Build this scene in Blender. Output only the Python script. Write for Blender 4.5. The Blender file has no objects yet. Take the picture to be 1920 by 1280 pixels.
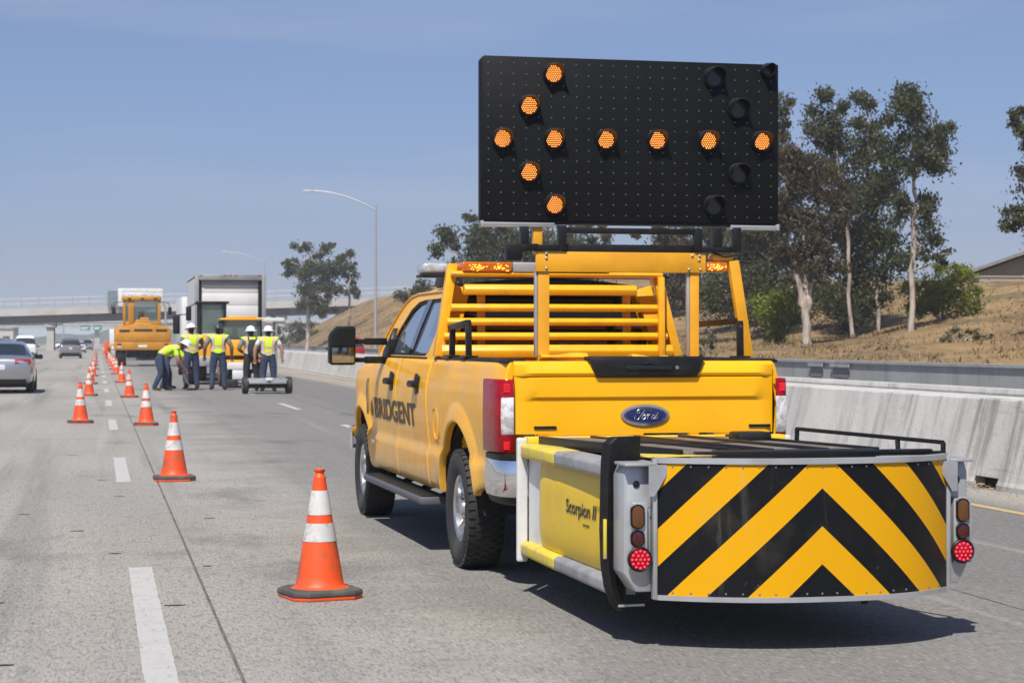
import bpy, bmesh, math, random
from math import radians as R, sin, cos, pi, sqrt, exp
from mathutils import Vector, Matrix
from mathutils.geometry import tessellate_polygon
random.seed(7)
S = bpy.context.scene
COL = S.collection

# ------------------------------------------------------------------ camera, sky, sun, exposure
cam_d = bpy.data.cameras.new('camera')
cam = bpy.data.objects.new('camera', cam_d); COL.objects.link(cam)
cam.location = (0, 0, 1.45)
cam.rotation_euler = (R(90), 0, -math.atan(778 / 3735.0))
cam_d.sensor_width = 36; cam_d.lens = 3735 / 1920 * 36
cam_d.clip_start = 0.1; cam_d.clip_end = 8000
cam_d.dof.use_dof = True; cam_d.dof.focus_distance = 11.4; cam_d.dof.aperture_fstop = 8.0
S.camera = cam

SUN = Vector((-.31, -.60, 1.0)).normalized()        # direction towards the sun
W = bpy.data.worlds.new('World'); S.world = W; W.use_nodes = True
nt = W.node_tree; nt.nodes.clear()
wo = nt.nodes.new('ShaderNodeOutputWorld'); bg = nt.nodes.new('ShaderNodeBackground')
sky = nt.nodes.new('ShaderNodeTexSky'); sky.sky_type = 'NISHITA'; sky.sun_disc = False
sky.sun_elevation = math.asin(SUN.z); sky.sun_rotation = math.atan2(SUN.x, SUN.y)
sky.air_density = 1.0; sky.dust_density = 0.5; sky.ozone_density = 3.0; sky.altitude = 100
tc = nt.nodes.new('ShaderNodeTexCoord')
# lift the sampled direction a little: the bright band of the model lies lower than in the photograph
sep = nt.nodes.new('ShaderNodeSeparateXYZ'); cmb = nt.nodes.new('ShaderNodeCombineXYZ')
ma = nt.nodes.new('ShaderNodeMath'); ma.operation = 'MULTIPLY_ADD'; ma.inputs[1].default_value = 0.7; ma.inputs[2].default_value = 0.155
nt.links.new(tc.outputs['Generated'], sep.inputs[0]); nt.links.new(sep.outputs[2], ma.inputs[0])
for i in (0, 1): nt.links.new(sep.outputs[i], cmb.inputs[i])
nt.links.new(ma.outputs[0], cmb.inputs[2]); nt.links.new(cmb.outputs[0], sky.inputs[0])
# thin high cirrus, all round the sky
mp = nt.nodes.new('ShaderNodeMapping'); mp.inputs['Scale'].default_value = (1.6, 1.6, 15.0); mp.inputs['Location'].default_value = (3.1, 1.2, .4)
mp.inputs['Rotation'].default_value = (.05, .04, 0)
nz = nt.nodes.new('ShaderNodeTexNoise'); nz.inputs['Scale'].default_value = 1.7; nz.inputs['Detail'].default_value = 5; nz.inputs['Roughness'].default_value = .5
rp = nt.nodes.new('ShaderNodeValToRGB'); rp.color_ramp.elements[0].position = .52; rp.color_ramp.elements[0].color = (0, 0, 0, 1)
rp.color_ramp.elements[1].position = .82; rp.color_ramp.elements[1].color = (.22, .22, .22, 1)
mx = nt.nodes.new('ShaderNodeMix'); mx.data_type = 'RGBA'; mx.inputs['B'].default_value = (6.3, 6.2, 6.4, 1)
nt.links.new(tc.outputs['Generated'], mp.inputs[0]); nt.links.new(mp.outputs[0], nz.inputs[0]); nt.links.new(nz.outputs[0], rp.inputs[0])
nt.links.new(rp.outputs[0], mx.inputs['Factor']); nt.links.new(sky.outputs[0], mx.inputs['A'])
tn = nt.nodes.new('ShaderNodeMix'); tn.data_type = 'RGBA'; tn.blend_type = 'MULTIPLY'; tn.inputs['Factor'].default_value = 1; tn.inputs['B'].default_value = (1.24, 1.13, 1.17, 1)
nt.links.new(mx.outputs['Result'], tn.inputs['A']); 
# pale haze layer over the whole horizon, fading out with elevation
hzm = nt.nodes.new('ShaderNodeMath'); hzm.operation = 'DIVIDE'; hzm.inputs[1].default_value = .075; nt.links.new(sep.outputs[2], hzm.inputs[0])
hz2 = nt.nodes.new('ShaderNodeMath'); hz2.operation = 'POWER'; hz2.inputs[1].default_value = 2.0; nt.links.new(hzm.outputs[0], hz2.inputs[0])
hz3 = nt.nodes.new('ShaderNodeMath'); hz3.operation = 'MULTIPLY'; hz3.inputs[1].default_value = -1.0; nt.links.new(hz2.outputs[0], hz3.inputs[0])
hz4 = nt.nodes.new('ShaderNodeMath'); hz4.operation = 'EXPONENT'; nt.links.new(hz3.outputs[0], hz4.inputs[0])
hzx = nt.nodes.new('ShaderNodeMix'); hzx.data_type = 'RGBA'; hzx.inputs['B'].default_value = (3.55, 4.05, 5.0, 1); nt.links.new(hz4.outputs[0], hzx.inputs['Factor']); nt.links.new(tn.outputs['Result'], hzx.inputs['A'])
nt.links.new(hzx.outputs['Result'], bg.inputs[0]); bg.inputs[1].default_value = 0.080
nt.links.new(bg.outputs[0], wo.inputs[0])

sun_d = bpy.data.lights.new('sun', 'SUN'); sun_d.energy = 4.9; sun_d.angle = R(.55); sun_d.color = (1, .95, .87)
sun = bpy.data.objects.new('sun', sun_d); COL.objects.link(sun)
sun.rotation_euler = (-SUN).to_track_quat('-Z', 'Y').to_euler(); sun.location = (0, 0, 40)
S.view_settings.view_transform = 'Standard'; S.view_settings.look = 'None'
S.view_settings.exposure = 0.32; S.view_settings.gamma = 1
S.render.engine = 'CYCLES'
S.cycles.use_denoising = True; S.cycles.max_bounces = 7; S.cycles.diffuse_bounces = 3; S.cycles.glossy_bounces = 4
S.cycles.transparent_max_bounces = 12; S.cycles.volume_bounces = 1; S.cycles.caustics_reflective = False; S.cycles.caustics_refractive = False
S.cycles.sample_clamp_indirect = 6

# ------------------------------------------------------------------ materials
def lin(h):
    h = h.lstrip('#'); r = []
    for i in (0, 2, 4):
        c = int(h[i:i+2], 16) / 255
        r.append(c / 12.92 if c <= .04045 else ((c + .055) / 1.055) ** 2.4)
    return tuple(r)
M = {}
def mat(name, c, rough=.5, metal=0, coat=0, c2=None, scale=6, lo=.4, hi=.7, bump=0, bscale=60, spec=.5, em=None, ems=0, dirt=None, dscale=3, dlo=.55, dhi=.75, dstr=.6, stretch=None, rvar=0, coatr=.06, rnd=False):
    m = bpy.data.materials.new(name); m.use_nodes = True; M[name] = m
    n = m.node_tree; b = n.nodes['Principled BSDF']
    b.inputs['Base Color'].default_value = (*c, 1); b.inputs['Roughness'].default_value = rough; b.inputs['Metallic'].default_value = metal
    b.inputs['Coat Weight'].default_value = coat; b.inputs['Coat Roughness'].default_value = coatr; b.inputs['Specular IOR Level'].default_value = spec
    if em: b.inputs['Emission Color'].default_value = (*em, 1); b.inputs['Emission Strength'].default_value = ems
    t = None
    def coord():
        nonlocal t
        if t is None:
            a = n.nodes.new('ShaderNodeTexCoord'); mpn = n.nodes.new('ShaderNodeMapping')
            if stretch: mpn.inputs['Scale'].default_value = stretch
            n.links.new(a.outputs['Object'], mpn.inputs[0]); t = mpn.outputs[0]
            if rnd:
                oi = n.nodes.new('ShaderNodeObjectInfo'); vm_ = n.nodes.new('ShaderNodeVectorMath'); vm_.operation = 'SCALE'; vm_.inputs[0].default_value = (31, 47, 23); n.links.new(oi.outputs['Random'], vm_.inputs['Scale'])
                n.links.new(vm_.outputs[0], mpn.inputs['Location'])
        return t
    def noise(sc, det=5, ro=.6):
        z = n.nodes.new('ShaderNodeTexNoise'); z.inputs['Scale'].default_value = sc; z.inputs['Detail'].default_value = det; z.inputs['Roughness'].default_value = ro
        n.links.new(coord(), z.inputs[0]); return z.outputs[0]
    def ramp(src, a, bb):
        q = n.nodes.new('ShaderNodeMapRange'); q.inputs[1].default_value = a; q.inputs[2].default_value = bb; q.interpolation_type = 'SMOOTHSTEP'
        n.links.new(src, q.inputs[0]); return q.outputs[0]
    def mix(f, A, B, fac=1):
        x = n.nodes.new('ShaderNodeMix'); x.data_type = 'RGBA'
        if fac != 1:
            k = n.nodes.new('ShaderNodeMath'); k.operation = 'MULTIPLY'; k.inputs[1].default_value = fac; n.links.new(f, k.inputs[0]); f = k.outputs[0]
        n.links.new(f, x.inputs['Factor'])
        for s_, v_ in (('A', A), ('B', B)):
            if isinstance(v_, tuple): x.inputs[s_].default_value = (*v_, 1)
            else: n.links.new(v_, x.inputs[s_])
        return x.outputs['Result']
    cur = c
    if c2: cur = mix(ramp(noise(scale), lo, hi), cur, c2)
    if dirt:
        df = ramp(noise(dscale, 8, .65), dlo, dhi); cur = mix(df, cur, dirt, dstr)
    if not isinstance(cur, tuple): n.links.new(cur, b.inputs['Base Color'])
    if rvar:
        q = n.nodes.new('ShaderNodeMapRange'); q.inputs[3].default_value = max(.02, rough - rvar); q.inputs[4].default_value = rough + rvar
        n.links.new(noise(4, 6), q.inputs[0]); n.links.new(q.outputs[0], b.inputs['Roughness'])
    if bump:
        bn = n.nodes.new('ShaderNodeBump'); bn.inputs['Strength'].default_value = bump; bn.inputs['Distance'].default_value = .01
        n.links.new(noise(bscale, 4), bn.inputs['Height']); n.links.new(bn.outputs[0], b.inputs['Normal'])
    m['nodes_ready'] = 1
    return m
YEL = (.86, .40, .002)
mat('truck_yellow', YEL, .36, coat=.28, spec=.35, c2=(.80, .36, .003), scale=2, dirt=(.55, .38, .12), dscale=1.6, dlo=.5, dhi=.8, dstr=.2, rvar=.08)
mat('rack_yellow', (.84, .40, .006), .42, coat=.25, c2=(.74, .34, .01), scale=7, dirt=(.30, .27, .22), dscale=5, dlo=.62, dhi=.70, dstr=.8, rvar=.12)
mat('beam_yellow', (.70, .33, .004), .4, coat=.3, c2=(.6, .27, .005), scale=3, dirt=(.55, .48, .36), dscale=6, dlo=.66, dhi=.72, dstr=.7)
mat('black_plastic', (.008, .008, .009), .45, spec=.25, c2=(.018, .018, .018), scale=9, rvar=.1)
mat('black_gloss', (.006, .006, .007), .12, coat=.6)
mat('black_steel', (.009, .009, .010), .42, spec=.3, c2=(.02, .02, .02), scale=12, lo=.5, hi=.75, dirt=(.22, .2, .18), dscale=24, dlo=.68, dhi=.74, dstr=.5)
mat('dark_under', (.012, .011, .011), .8, c2=(.03, .027, .024), scale=5)
mat('rubber', (.018, .018, .018), .75, c2=(.035, .033, .031), scale=6, bump=.2, bscale=90, dirt=(.09, .085, .075), dscale=2.5, dlo=.5, dhi=.8, dstr=.5)
mat('chrome', (.78, .78, .80), .09, metal=1, dirt=(.35, .33, .30), dscale=6, dlo=.6, dhi=.8, dstr=.4, rvar=.04)
mat('wheel_metal', (.62, .62, .63), .25, metal=.9, c2=(.4, .39, .38), scale=6)
mat('aluminium', (.46, .465, .47), .42, metal=.5, c2=(.36, .36, .36), scale=3, dirt=(.28, .26, .22), dscale=7, dlo=.58, dhi=.78, dstr=.45, rvar=.12)
mat('white_alu', (.66, .67, .67), .4, metal=.15, c2=(.56, .56, .55), scale=4, dirt=(.55, .45, .08), dscale=3.2, dlo=.63, dhi=.70, dstr=.35)
mat('worn_grey', (.36, .37, .38), .5, metal=.35, c2=(.26, .26, .27), scale=6, dirt=(.42, .33, .22), dscale=5, dlo=.55, dhi=.75, dstr=.5)
mat('tape_yellow', (.66, .50, .025), .45, c2=(.62, .50, .05), scale=9, dirt=(.35, .32, .26), dscale=9, dlo=.5, dhi=.66, dstr=.8)
mat('cartridge_yellow', (.74, .50, .012), .42, coat=.1, spec=.3, c2=(.68, .45, .012), scale=2, dirt=(.42, .33, .14), dscale=3, dlo=.5, dhi=.8, dstr=.35)
mat('rusty_steel', (.17, .145, .125), .6, metal=.3, c2=(.30, .25, .20), scale=9, lo=.45, hi=.7, dirt=(.42, .40, .38), dscale=6, dlo=.6, dhi=.72, dstr=.6)
mat('red_lens', (.30, .003, .009), .2, coat=.12, spec=.3, c2=(.20, .002, .007), scale=14)
mat('clear_lens', (.62, .62, .64), .15, coat=.8, c2=(.38, .37, .37), scale=30, lo=.4, hi=.6)
mat('red_led', (.6, .01, .02), .2, em=(1, .035, .05), ems=.55)
mat('bright_red_led', (.7, .02, .03), .2, em=(1, .05, .09), ems=1.6)
mat('dark_red_lens', (.035, .003, .004), .18, coat=.6, c2=(.10, .008, .006), scale=60)
mat('amber_lens_off', (.11, .036, .004), .18, coat=.6, c2=(.10, .035, .004), scale=70)
mat('amber_led', (.9, .4, .05), .3, em=(1, .40, .075), ems=2.6)
mat('amber_back', (.16, .035, .004), .4, em=(1, .2, .01), ems=.06)
mat('amber_lens', (.55, .14, .008), .16, coat=.6, c2=(.42, .08, .006), scale=25)
mat('amber_glow', (.9, .35, .03), .3, em=(1, .42, .05), ems=2.0)
mat('glass_dark', (.012, .016, .018), .04, spec=.9, coat=.5)
mat('side_glass', (.22, .27, .32), .04, metal=.55, spec=1.0, coat=.6)
mat('mirror_glass', (.38, .40, .42), .04, metal=1)
mat('mirror_dark', (.012, .013, .014), .1, spec=.3)
mat('emblem_blue', (.006, .012, .10), .16, coat=.8)
mat('lettering_black', (.014, .013, .012), .45)
mat('logo_orange', (.55, .16, .03), .45, c2=(.35, .22, .04), scale=9)
mat('step_grey', (.12, .125, .135), .55, metal=.4, bump=.3, bscale=120)
mat('board_black', (.0055, .006, .0068), .5, spec=.16, c2=(.0075, .008, .0088), scale=2.5, dirt=(.10, .10, .10), dscale=13, dlo=.68, dhi=.75, dstr=.5)
mat('lamp_off', (.02, .02, .02), .25, coat=.4)
mat('rivet', (.35, .35, .36), .4, metal=.8)
# ------------------------------------------------------------------ mesh helpers
class MB:
    def __init__(s): s.v = []; s.f = []; s.m = []
    def add(s, vs, fs, mi=0):
        o = len(s.v); s.v += [tuple(p) for p in vs]; s.f += [tuple(i + o for i in f) for f in fs]; s.m += [mi] * len(fs); return s
    def box(s, x0, x1, y0, y1, z0, z1, mi=0):
        v = [(x0, y0, z0), (x1, y0, z0), (x1, y1, z0), (x0, y1, z0), (x0, y0, z1), (x1, y0, z1), (x1, y1, z1), (x0, y1, z1)]
        return s.add(v, [(0, 3, 2, 1), (4, 5, 6, 7), (0, 1, 5, 4), (1, 2, 6, 5), (2, 3, 7, 6), (3, 0, 4, 7)], mi)
    def bar(s, p0, p1, w, h, up=(0, 0, 1), mi=0, w1=None, h1=None):
        p0, p1 = Vector(p0), Vector(p1); d = (p1 - p0).normalized(); up = Vector(up)
        if abs(d.dot(up)) > .98: up = Vector((0, 1, 0))
        r = d.cross(up).normalized(); u = r.cross(d); w1 = w1 or w; h1 = h1 or h; v = []
        for p, a, b in ((p0, w, h), (p1, w1, h1)):
            for sx, sy in ((-1, -1), (1, -1), (1, 1), (-1, 1)): v.append(p + r * sx * a / 2 + u * sy * b / 2)
        return s.add(v, [(3, 2, 1, 0), (4, 5, 6, 7), (0, 1, 5, 4), (1, 2, 6, 5), (2, 3, 7, 6), (3, 0, 4, 7)], mi)
    def loft(s, rings, caps=True, mi=0, closed=True):
        n = len(rings[0]); v = [p for r in rings for p in r]; f = []
        for i in range(len(rings) - 1):
            for j in range(n if closed else n - 1):
                k = (j + 1) % n; f.append((i * n + j, i * n + k, (i + 1) * n + k, (i + 1) * n + j))
        if caps: f.append(tuple(range(n - 1, -1, -1))); f.append(tuple(range((len(rings) - 1) * n, len(rings) * n)))
        return s.add(v, f, mi)
    def tube(s, pts, r, n=8, mi=0, caps=True):
        pts = [Vector(p) for p in pts]; rs = r if isinstance(r, (list, tuple)) else [r] * len(pts); rings = []; prev = None
        for i, p in enumerate(pts):
            d = (pts[min(i + 1, len(pts) - 1)] - pts[max(i - 1, 0)]).normalized()
            if prev is None: a = d.cross(Vector((0, 0, 1)) if abs(d.z) < .9 else Vector((1, 0, 0))).normalized()
            else: a = (prev - d * prev.dot(d)).normalized()
            prev = a; b = d.cross(a)
            rings.append([p + (a * cos(t) + b * sin(t)) * rs[i] for t in [2 * pi * k / n for k in range(n)]])
        return s.loft(rings, caps, mi)
    def lathe(s, prof, n=24, at=(0, 0, 0), axis='z', mi=0, caps=True):
        rings = []
        for r, h in prof:
            ring = []
            for k in range(n):
                t = 2 * pi * k / n; a, b = r * cos(t), r * sin(t)
                q = {'z': (a, b, h), 'x': (h, a, b), 'y': (b, h, a)}[axis]
                ring.append((q[0] + at[0], q[1] + at[1], q[2] + at[2]))
            rings.append(ring)
        return s.loft(rings, caps, mi)
    def grid(s, P, mi=0, flip=False):
        n = len(P[0]); v = [p for r in P for p in r]; f = []
        for i in range(len(P) - 1):
            for j in range(n - 1):
                q = (i * n + j, i * n + j + 1, (i + 1) * n + j + 1, (i + 1) * n + j); f.append(q[::-1] if flip else q)
        return s.add(v, f, mi)
    def poly(s, outer, holes, fn, depth=0, mi=0):
        loops = [outer] + holes; pts = [p for l in loops for p in l]
        tris = tessellate_polygon([[Vector((a, b, 0)) for a, b in l] for l in loops])
        s.add([fn(a, b, 0) for a, b in pts], [tuple(t) for t in tris], mi)
        if depth:
            for l in loops:
                k = len(l); v = [fn(a, b, 0) for a, b in l] + [fn(a, b, depth) for a, b in l]
                s.add(v, [(i, (i + 1) % k, k + (i + 1) % k, k + i) for i in range(k)], mi)
        return s
    def ico(s, c, r, mi=0, sub=2):
        b = bmesh.new(); bmesh.ops.create_icosphere(b, subdivisions=sub, radius=1)
        rr = r if isinstance(r, (tuple, list)) else (r, r, r)
        b.verts.ensure_lookup_table()
        s.add([(c[0] + p.co.x * rr[0], c[1] + p.co.y * rr[1], c[2] + p.co.z * rr[2]) for p in b.verts], [tuple(q.index for q in f.verts) for f in b.faces], mi); b.free(); return s
    def mesh(s, name, mats, bevel=0, smooth=35, fix=True, seg=2):
        me = bpy.data.meshes.new(name); me.from_pydata(s.v, [], s.f)
        for m in (mats if isinstance(mats, (list, tuple)) else [mats]): me.materials.append(M[m] if isinstance(m, str) else m)
        me.polygons.foreach_set('material_index', s.m)
        if fix or bevel:
            b = bmesh.new(); b.from_mesh(me)
            if fix: bmesh.ops.recalc_face_normals(b, faces=b.faces)
            if bevel:
                b.normal_update(); es = [e for e in b.edges if len(e.link_faces) == 2 and e.calc_face_angle(0) > R(28)]
                bmesh.ops.bevel(b, geom=es, offset=bevel, segments=seg, profile=.5, affect='EDGES', clamp_overlap=True)
            b.to_mesh(me); b.free()
        if smooth:
            me.polygons.foreach_set('use_smooth', [True] * len(me.polygons)); me.set_sharp_from_angle(angle=R(smooth))
        me.update(); return me
    def build(s, name, mats, parent=None, bevel=0, smooth=35, fix=True, seg=2, loc=None):
        return link(name, s.mesh(name, mats, bevel, smooth, fix, seg), parent, loc)
def link(name, me, parent=None, loc=None):
    o = bpy.data.objects.new(name, me); COL.objects.link(o)
    if parent is not None: o.parent = parent
    if loc: o.location = loc
    return o
def tag(o, label=None, cat=None, group=None, kind=None):
    if label: o['label'] = label
    if cat: o['category'] = cat
    if group: o['group'] = group
    if kind: o['kind'] = kind
    return o
def thing(name, label, cat, loc=(0, 0, 0), rz=0, group=None, scale=1):
    o = bpy.data.objects.new(name, None); COL.objects.link(o); o.location = loc; o.rotation_euler = (0, 0, rz); o.scale = (scale,) * 3
    o.empty_display_size = .2
    return tag(o, label, cat, group)
def copy_tree(o, parent=None):
    c = o.copy(); COL.objects.link(c)
    if parent is not None: c.parent = parent
    for ch in list(o.children): copy_tree(ch, c)
    return c
def text_mb(txt, width, height, fn, bold=.02, shear=0, mb=None, mi=0, spacing=1):
    cu = bpy.data.curves.new('lettering', 'FONT'); cu.body = txt; cu.offset = bold; cu.shear = shear; cu.space_character = spacing; cu.resolution_u = 4
    o = bpy.data.objects.new('lettering', cu); COL.objects.link(o)
    dg = bpy.context.evaluated_depsgraph_get(); dg.update(); me = o.evaluated_get(dg).to_mesh()
    vs = [v.co.copy() for v in me.vertices]; fs = [tuple(p.vertices) for p in me.polygons]
    o.evaluated_get(dg).to_mesh_clear(); bpy.data.objects.remove(o); bpy.data.curves.remove(cu)
    x0 = min(v.x for v in vs); x1 = max(v.x for v in vs); y0 = min(v.y for v in vs); y1 = max(v.y for v in vs)
    mb = mb or MB(); mb.add([fn((v.x - x0) / (x1 - x0) * width, (v.y - y0) / (y1 - y0) * height) for v in vs], fs, mi); return mb
def lerp(a, b, t): return a + (b - a) * t
def interp(x, tab):
    if x <= tab[0][0]: return tab[0][1]
    for (a, b), (c, d) in zip(tab, tab[1:]):
        if x <= c:
            t = (x - a) / (c - a); t = t * t * (3 - 2 * t) * .6 + t * .4; return b + (d - b) * t
    return tab[-1][1]
def sstep(a, b, x):
    t = min(1, max(0, (x - a) / (b - a))); return t * t * (3 - 2 * t)
# ------------------------------------------------------------------ the setting: ground, road, markings
def node_mat(name):
    m = bpy.data.materials.new(name); m.use_nodes = True; M[name] = m
    n = m.node_tree; return m, n, n.nodes['Principled BSDF']
class NT:
    """short-hand for wiring a procedural colour"""
    def __init__(s, n): s.n = n; a = n.nodes.new('ShaderNodeTexCoord'); s.co = a.outputs['Object']; s.uv = a.outputs['UV']; s.sepx = None
    def map(s, scale=(1, 1, 1), loc=(0, 0, 0), src=None):
        m = s.n.nodes.new('ShaderNodeMapping'); m.inputs['Scale'].default_value = scale; m.inputs['Location'].default_value = loc; s.n.links.new(src or s.co, m.inputs[0]); return m.outputs[0]
    def noise(s, sc, det=5, ro=.6, src=None):
        z = s.n.nodes.new('ShaderNodeTexNoise'); z.inputs['Scale'].default_value = sc; z.inputs['Detail'].default_value = det; z.inputs['Roughness'].default_value = ro; s.n.links.new(src or s.co, z.inputs[0]); return z.outputs[0]
    def vor(s, sc, src=None, feat='F1'):
        z = s.n.nodes.new('ShaderNodeTexVoronoi'); z.inputs['Scale'].default_value = sc; z.feature = feat; s.n.links.new(src or s.co, z.inputs[0]); return z.outputs[0]
    def ramp(s, x, a, b, c=0, d=1):
        q = s.n.nodes.new('ShaderNodeMapRange'); q.inputs[1].default_value = a; q.inputs[2].default_value = b; q.inputs[3].default_value = c; q.inputs[4].default_value = d; q.interpolation_type = 'SMOOTHSTEP'; s.n.links.new(x, q.inputs[0]); return q.outputs[0]
    def math(s, op, a, b=0, c=0):
        k = s.n.nodes.new('ShaderNodeMath'); k.operation = op
        for i, v in enumerate((a, b, c)):
            if hasattr(v, 'node'): s.n.links.new(v, k.inputs[i])
            else: k.inputs[i].default_value = v
        return k.outputs[0]
    def xyz(s, src=None):
        q = s.n.nodes.new('ShaderNodeSeparateXYZ'); s.n.links.new(src or s.co, q.inputs[0]); return q.outputs
    def mix(s, f, A, B, blend='MIX'):
        x = s.n.nodes.new('ShaderNodeMix'); x.data_type = 'RGBA'; x.blend_type = blend
        for k, v in (('Factor', f), ('A', A), ('B', B)):
            if hasattr(v, 'node'): s.n.links.new(v, x.inputs[k])
            elif isinstance(v, tuple): x.inputs[k].default_value = (*v, 1)
            else: x.inputs[k].default_value = v
        return x.outputs['Result']
    def bump(s, h, strength, dist, b):
        q = s.n.nodes.new('ShaderNodeBump'); q.inputs['Strength'].default_value = strength; q.inputs['Distance'].default_value = dist; s.n.links.new(h, q.inputs['Height']); s.n.links.new(q.outputs[0], b.inputs['Normal'])

m, n, b = node_mat('road_concrete'); q = NT(n)
X = q.xyz()
big = q.noise(.35, 4, .55, q.map((1, .25, 1)))
col = q.mix(q.ramp(big, .35, .65), (.315, .297, .27), (.26, .246, .224))
# darker, smoother surface on the lanes to the right of the joint, with ragged borders
edge = q.math('ADD', X[0], q.ramp(q.noise(.8, 5), 0, 1, -1.2, 1.2))
col = q.mix(q.ramp(edge, .9, 2.6, 0, .78), col, (.165, .158, .148))
col = q.mix(q.ramp(edge, 4.4, 5.6, 0, .6), col, (.145, .142, .137))
col = q.mix(q.ramp(X[0], 7.5, 8.3, 0, .85), col, (.33, .305, .26))
# worn wheel tracks and long streaks running with the traffic
st = q.noise(1.6, 5, .6, q.map((1, .02, 1)))
col = q.mix(q.ramp(st, .50, .70, 0, .62), col, (.145, .14, .134))
st2 = q.noise(3.1, 4, .6, q.map((1, .015, 1), (4, 0, 0)))
col = q.mix(q.ramp(st2, .6, .74, 0, .35), col, (.40, .378, .345))
oil = q.noise(.55, 6, .65, q.map((1, .5, 1), (9, 3, 0)))
col = q.mix(q.ramp(oil, .56, .70, 0, .55), col, (.085, .083, .08))
# exposed aggregate
sp = q.noise(60, 3, .7, q.map((1, .2, 1))); sp2 = q.noise(17, 4, .7, q.map((1, .25, 1)))
col = q.mix(q.ramp(sp, .36, .50, .46, 0), col, (.07, .067, .062))
col = q.mix(q.ramp(sp, .56, .68, 0, .30), col, (.50, .475, .44))
col = q.mix(q.ramp(sp2, .34, .48, .35, 0), col, (.10, .097, .09))
n.links.new(col, b.inputs['Base Color']); b.inputs['Roughness'].default_value = .85; b.inputs['Specular IOR Level'].default_value = .3
q.bump(q.math('ADD', sp, sp2), .42, .02, b)
mat('joint_seal', (.11, .09, .07), .9, c2=(.17, .15, .12), scale=3)
mat('gouge_dark', (.03, .029, .028), .8)
m, n, b = node_mat('lane_paint'); q = NT(n)
w = q.noise(42, 3, .7, q.map((1, .2, 1))); w2 = q.noise(6, 5, .6)
c = q.mix(q.ramp(w, .30, .42, .75, 0), (.41, .40, .385), (.22, .212, .20)); c = q.mix(q.ramp(w2, .45, .7, 0, .5), c, (.33, .325, .31))
n.links.new(c, b.inputs['Base Color']); b.inputs['Roughness'].default_value = .7; q.bump(w, .3, .01, b)
m, n, b = node_mat('edge_paint'); q = NT(n)
w = q.noise(14, 6, .7); c = q.mix(q.ramp(w, .38, .6), (.50, .33, .10), (.34, .28, .18)); n.links.new(c, b.inputs['Base Color']); b.inputs['Roughness'].default_value = .75

ground = MB().box(-1500, 1900, -60, 2400, -.6, -.05)
mat('bare_earth', (.22, .19, .14), .95, c2=(.16, .145, .11), scale=.05, dirt=(.10, .11, .06), dscale=.02, dlo=.45, dhi=.6)
tag(ground.build('ground', 'bare_earth', smooth=0), kind='structure')
road = MB(); road.box(-24, 30, -40, 1400, -.049, -.012)
road_o = tag(road.build('road', 'joint_seal', smooth=0), kind='structure')
strips = [-20, -12.3, -8.0, -3.7, .61, 4.9, 30]
yb = [-20, 30.2, 51, 71, 91, 111, 131, 171, 231, 400, 1399]
for a, c_ in zip(strips, strips[1:]):
    for y0, y1 in zip(yb, yb[1:]):
        s_ = MB(); g = .012; ga = .05 if y0 == 30.2 and a < .5 else g * .5
        s_.add([(a + g, y0 + ga, 0), (c_ - g * .4, y0 + ga, 0), (c_ - g * .4, y1 - g * .5, 0), (a + g, y1 - g * .5, 0),
                (a + g, y0 + ga, -.02), (c_ - g * .4, y0 + ga, -.02), (c_ - g * .4, y1 - g * .5, -.02), (a + g, y1 - g * .5, -.02)],
               [(0, 1, 2, 3), (4, 5, 1, 0), (5, 6, 2, 1), (6, 7, 3, 2), (7, 4, 0, 3)])
        s_.build('pavement_slab', 'road_concrete', road_o, smooth=0)
# lane dashes, painted strips with slightly ragged long edges
def dash(x, y0, y1, w):
    s_ = MB(); k = max(4, int((y1 - y0) / .12)) if y0 < 30 else 3; L = []; Rr = []
    for i in range(k + 1):
        y = lerp(y0, y1, i / k); j = .0025 if 0 < i < k else -.006
        L.append((x - w / 2 + random.uniform(-j, j), y, .004)); Rr.append((x + w / 2 + random.uniform(-j, j), y, .004))
    s_.add(L + Rr, [(i, k + 1 + i, k + 2 + i, i + 1) for i in range(k)])
    s_.build('lane_marking', 'lane_paint', road_o, smooth=0, fix=False)
for i in range(16):
    y0 = 8.5 + 12.35 * i; dash(.27, y0, y0 + 4.5, .145)
for i in range(12):
    y0 = 31.5 + 12.3 * i; dash(4.2, y0 - 1.4, y0 + 3.1, .14)
for i in range(14):
    y0 = 50 + 12.3 * i; dash(-4.28, y0, y0 + 4.5, .16); 
for i in range(14):
    y0 = 56 + 12.3 * i; dash(-8.6, y0, y0 + 4.5, .16)
def xb(y): return interp2(y, [(-40, 8.55), (20, 8.58), (115, 10.3), (320, 13.0), (1400, 20)])
def interp2(x, tab):
    for (a, b_), (c_, d) in zip(tab, tab[1:]):
        if x <= c_: return b_ + (d - b_) * (x - a) / (c_ - a)
    return tab[-1][1]
s_ = MB(); ys = [-20, 0, 10, 20, 30, 45, 60, 80, 100, 130, 180, 250]
s_.add([(xb(y) - 1.02, y, .004) for y in ys] + [(xb(y) - .9, y, .004) for y in ys], [(i, len(ys) + i, len(ys) + i + 1, i + 1) for i in range(len(ys) - 1)])
s_.build('edge_line', 'edge_paint', road_o, smooth=0, fix=False)
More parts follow.
